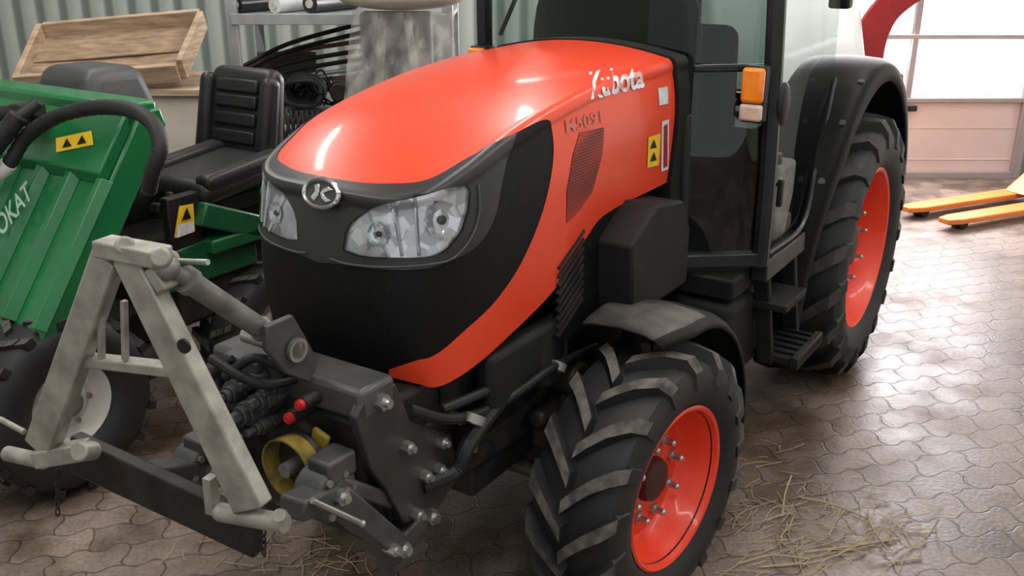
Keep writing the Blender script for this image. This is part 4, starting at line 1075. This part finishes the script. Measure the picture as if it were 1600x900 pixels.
# ================================================================= PALLET TRUCK
pt = W(1415, 325, z=.08); ang = radians(25)
pj = empty('pallet_truck', (pt.x, pt.y, 0), ang); tag(pj, 'orange hand pallet truck with two low forks near the garage door', 'pallet truck')
MP = M.Translation((pt.x, pt.y, 0)) @ M.Rotation(ang, 4, 'Z')
def PB(mb, name, m, **kw): return mb.build(name, m, pj, sp=MP, **kw)
for y in (0, -.36):
    PB(MB().prism([V((0, y-.05, .05)), V((.12, y-.08, .05)), V((1.25, y-.08, .05)), V((1.25, y+.08, .05)), V((.12, y+.08, .05)), V((0, y+.05, .05))], (0, 0, .04)), 'fork', YORANGE, bev=.008)
    PB(MB().cyl((.16, y-.05, .04), (.16, y+.05, .04), .04), 'roller', RUBBER)
PB(MB().prism([V((1.10, -.40, .09)), V((1.42, -.40, .09)), V((1.42, -.40, .26)), V((1.37, -.40, .26))], (0, .44, 0)), 'mast_frame', YORANGE, bev=.01)
PB(MB().cyl((1.52, -.18, .1), (1.52, -.18, .6), .05).box((1.48, -.18, .2), (.16, .12, .2)), 'pump', DKMET, bev=.01)
PB(MB().cyl((1.52, -.26, .1), (1.52, -.10, .1), .1), 'steer_wheel', RUBBER)
PB(MB().tube([(1.54, -.18, .55), (1.71, -.18, 1.1)], .02).tube([(1.71, -.30, 1.12), (1.71, -.06, 1.12)], .02), 'handle', DKMET)
# ================================================================= STRAW
q = MB()
def strand(c, ln, a, r):
    d = V((cos(a), sin(a), 0)); nrm = V((-sin(a), cos(a), 0)); b = random.uniform(-.12, .12)*ln
    z = random.uniform(.003, .010)
    q.tube(cr([c-d*ln/2+V((0, 0, z)), c+nrm*b+V((0, 0, z+random.uniform(0, .006))), c+d*ln/2+V((0, 0, z))], 3), r, 5)
for i in range(120):
    px = random.gauss(1235, 75); py = random.gauss(790, 48)
    if py < 690: continue
    strand(W(px, py, z=0), random.uniform(.03, .16), random.gauss(.4, .8), random.uniform(.0010, .0018))
for i in range(70):
    t = random.random(); px = 1180+260*t+random.gauss(0, 30); py = 885-60*t+random.gauss(0, 22)
    strand(W(px, py, z=0), random.uniform(.04, .22), random.gauss(.5, .6), .0015)
for px, py, ln, a in ((1270, 868, .42, .35), (1330, 855, .36, .22), (1300, 795, .26, -.6), (1230, 775, .30, 1.2), (1370, 830, .25, 1.5), (1400, 880, .2, .2), (1210, 880, .25, .1)):
    strand(W(px, py, z=0), ln, a, .0030)
for i in range(60):
    px = random.gauss(470, 90); py = random.gauss(870, 25)
    strand(W(px, py, z=0), random.uniform(.03, .14), random.uniform(0, pi), .0014)
tag(q.build('straw', STRAW), 'loose dry straw scattered on the pavers beside the front wheel', 'straw', kind='stuff')
# ================================================================= LIGHT + CAMERA
def area(name, loc, rot, sx, sy, e, c=(1, 1, 1)):
    l = bpy.data.lights.new(name, 'AREA'); l.shape = 'RECTANGLE'; l.size = sx; l.size_y = sy; l.energy = e; l.color = c
    o = bpy.data.objects.new(name, l); C.objects.link(o); o.location = loc; o.rotation_euler = rot; return o
area('door_daylight', (2.7, 8.25, 1.75), (radians(-78), 0, 0), 3.3, 2.4, 430, (1, .945, .98))
for x, y in LAMPS:
    area('tube_light', (x, y, 4.0), (0, 0, 0), .14, 2.3, 33, (1, .98, .95))
w = bpy.data.worlds.new('world'); SC.world = w; w.use_nodes = True
bg = w.node_tree.nodes['Background']; bg.inputs['Color'].default_value = (.96, .98, 1, 1); bg.inputs['Strength'].default_value = .66
cd = bpy.data.cameras.new('camera'); cd.sensor_width = 36; cd.lens = F/1600*36; cd.clip_start = .05
co = bpy.data.objects.new('camera', cd); C.objects.link(co); co.location = (0, 0, H); co.rotation_euler = (radians(90)-P, 0, 0)
SC.camera = co
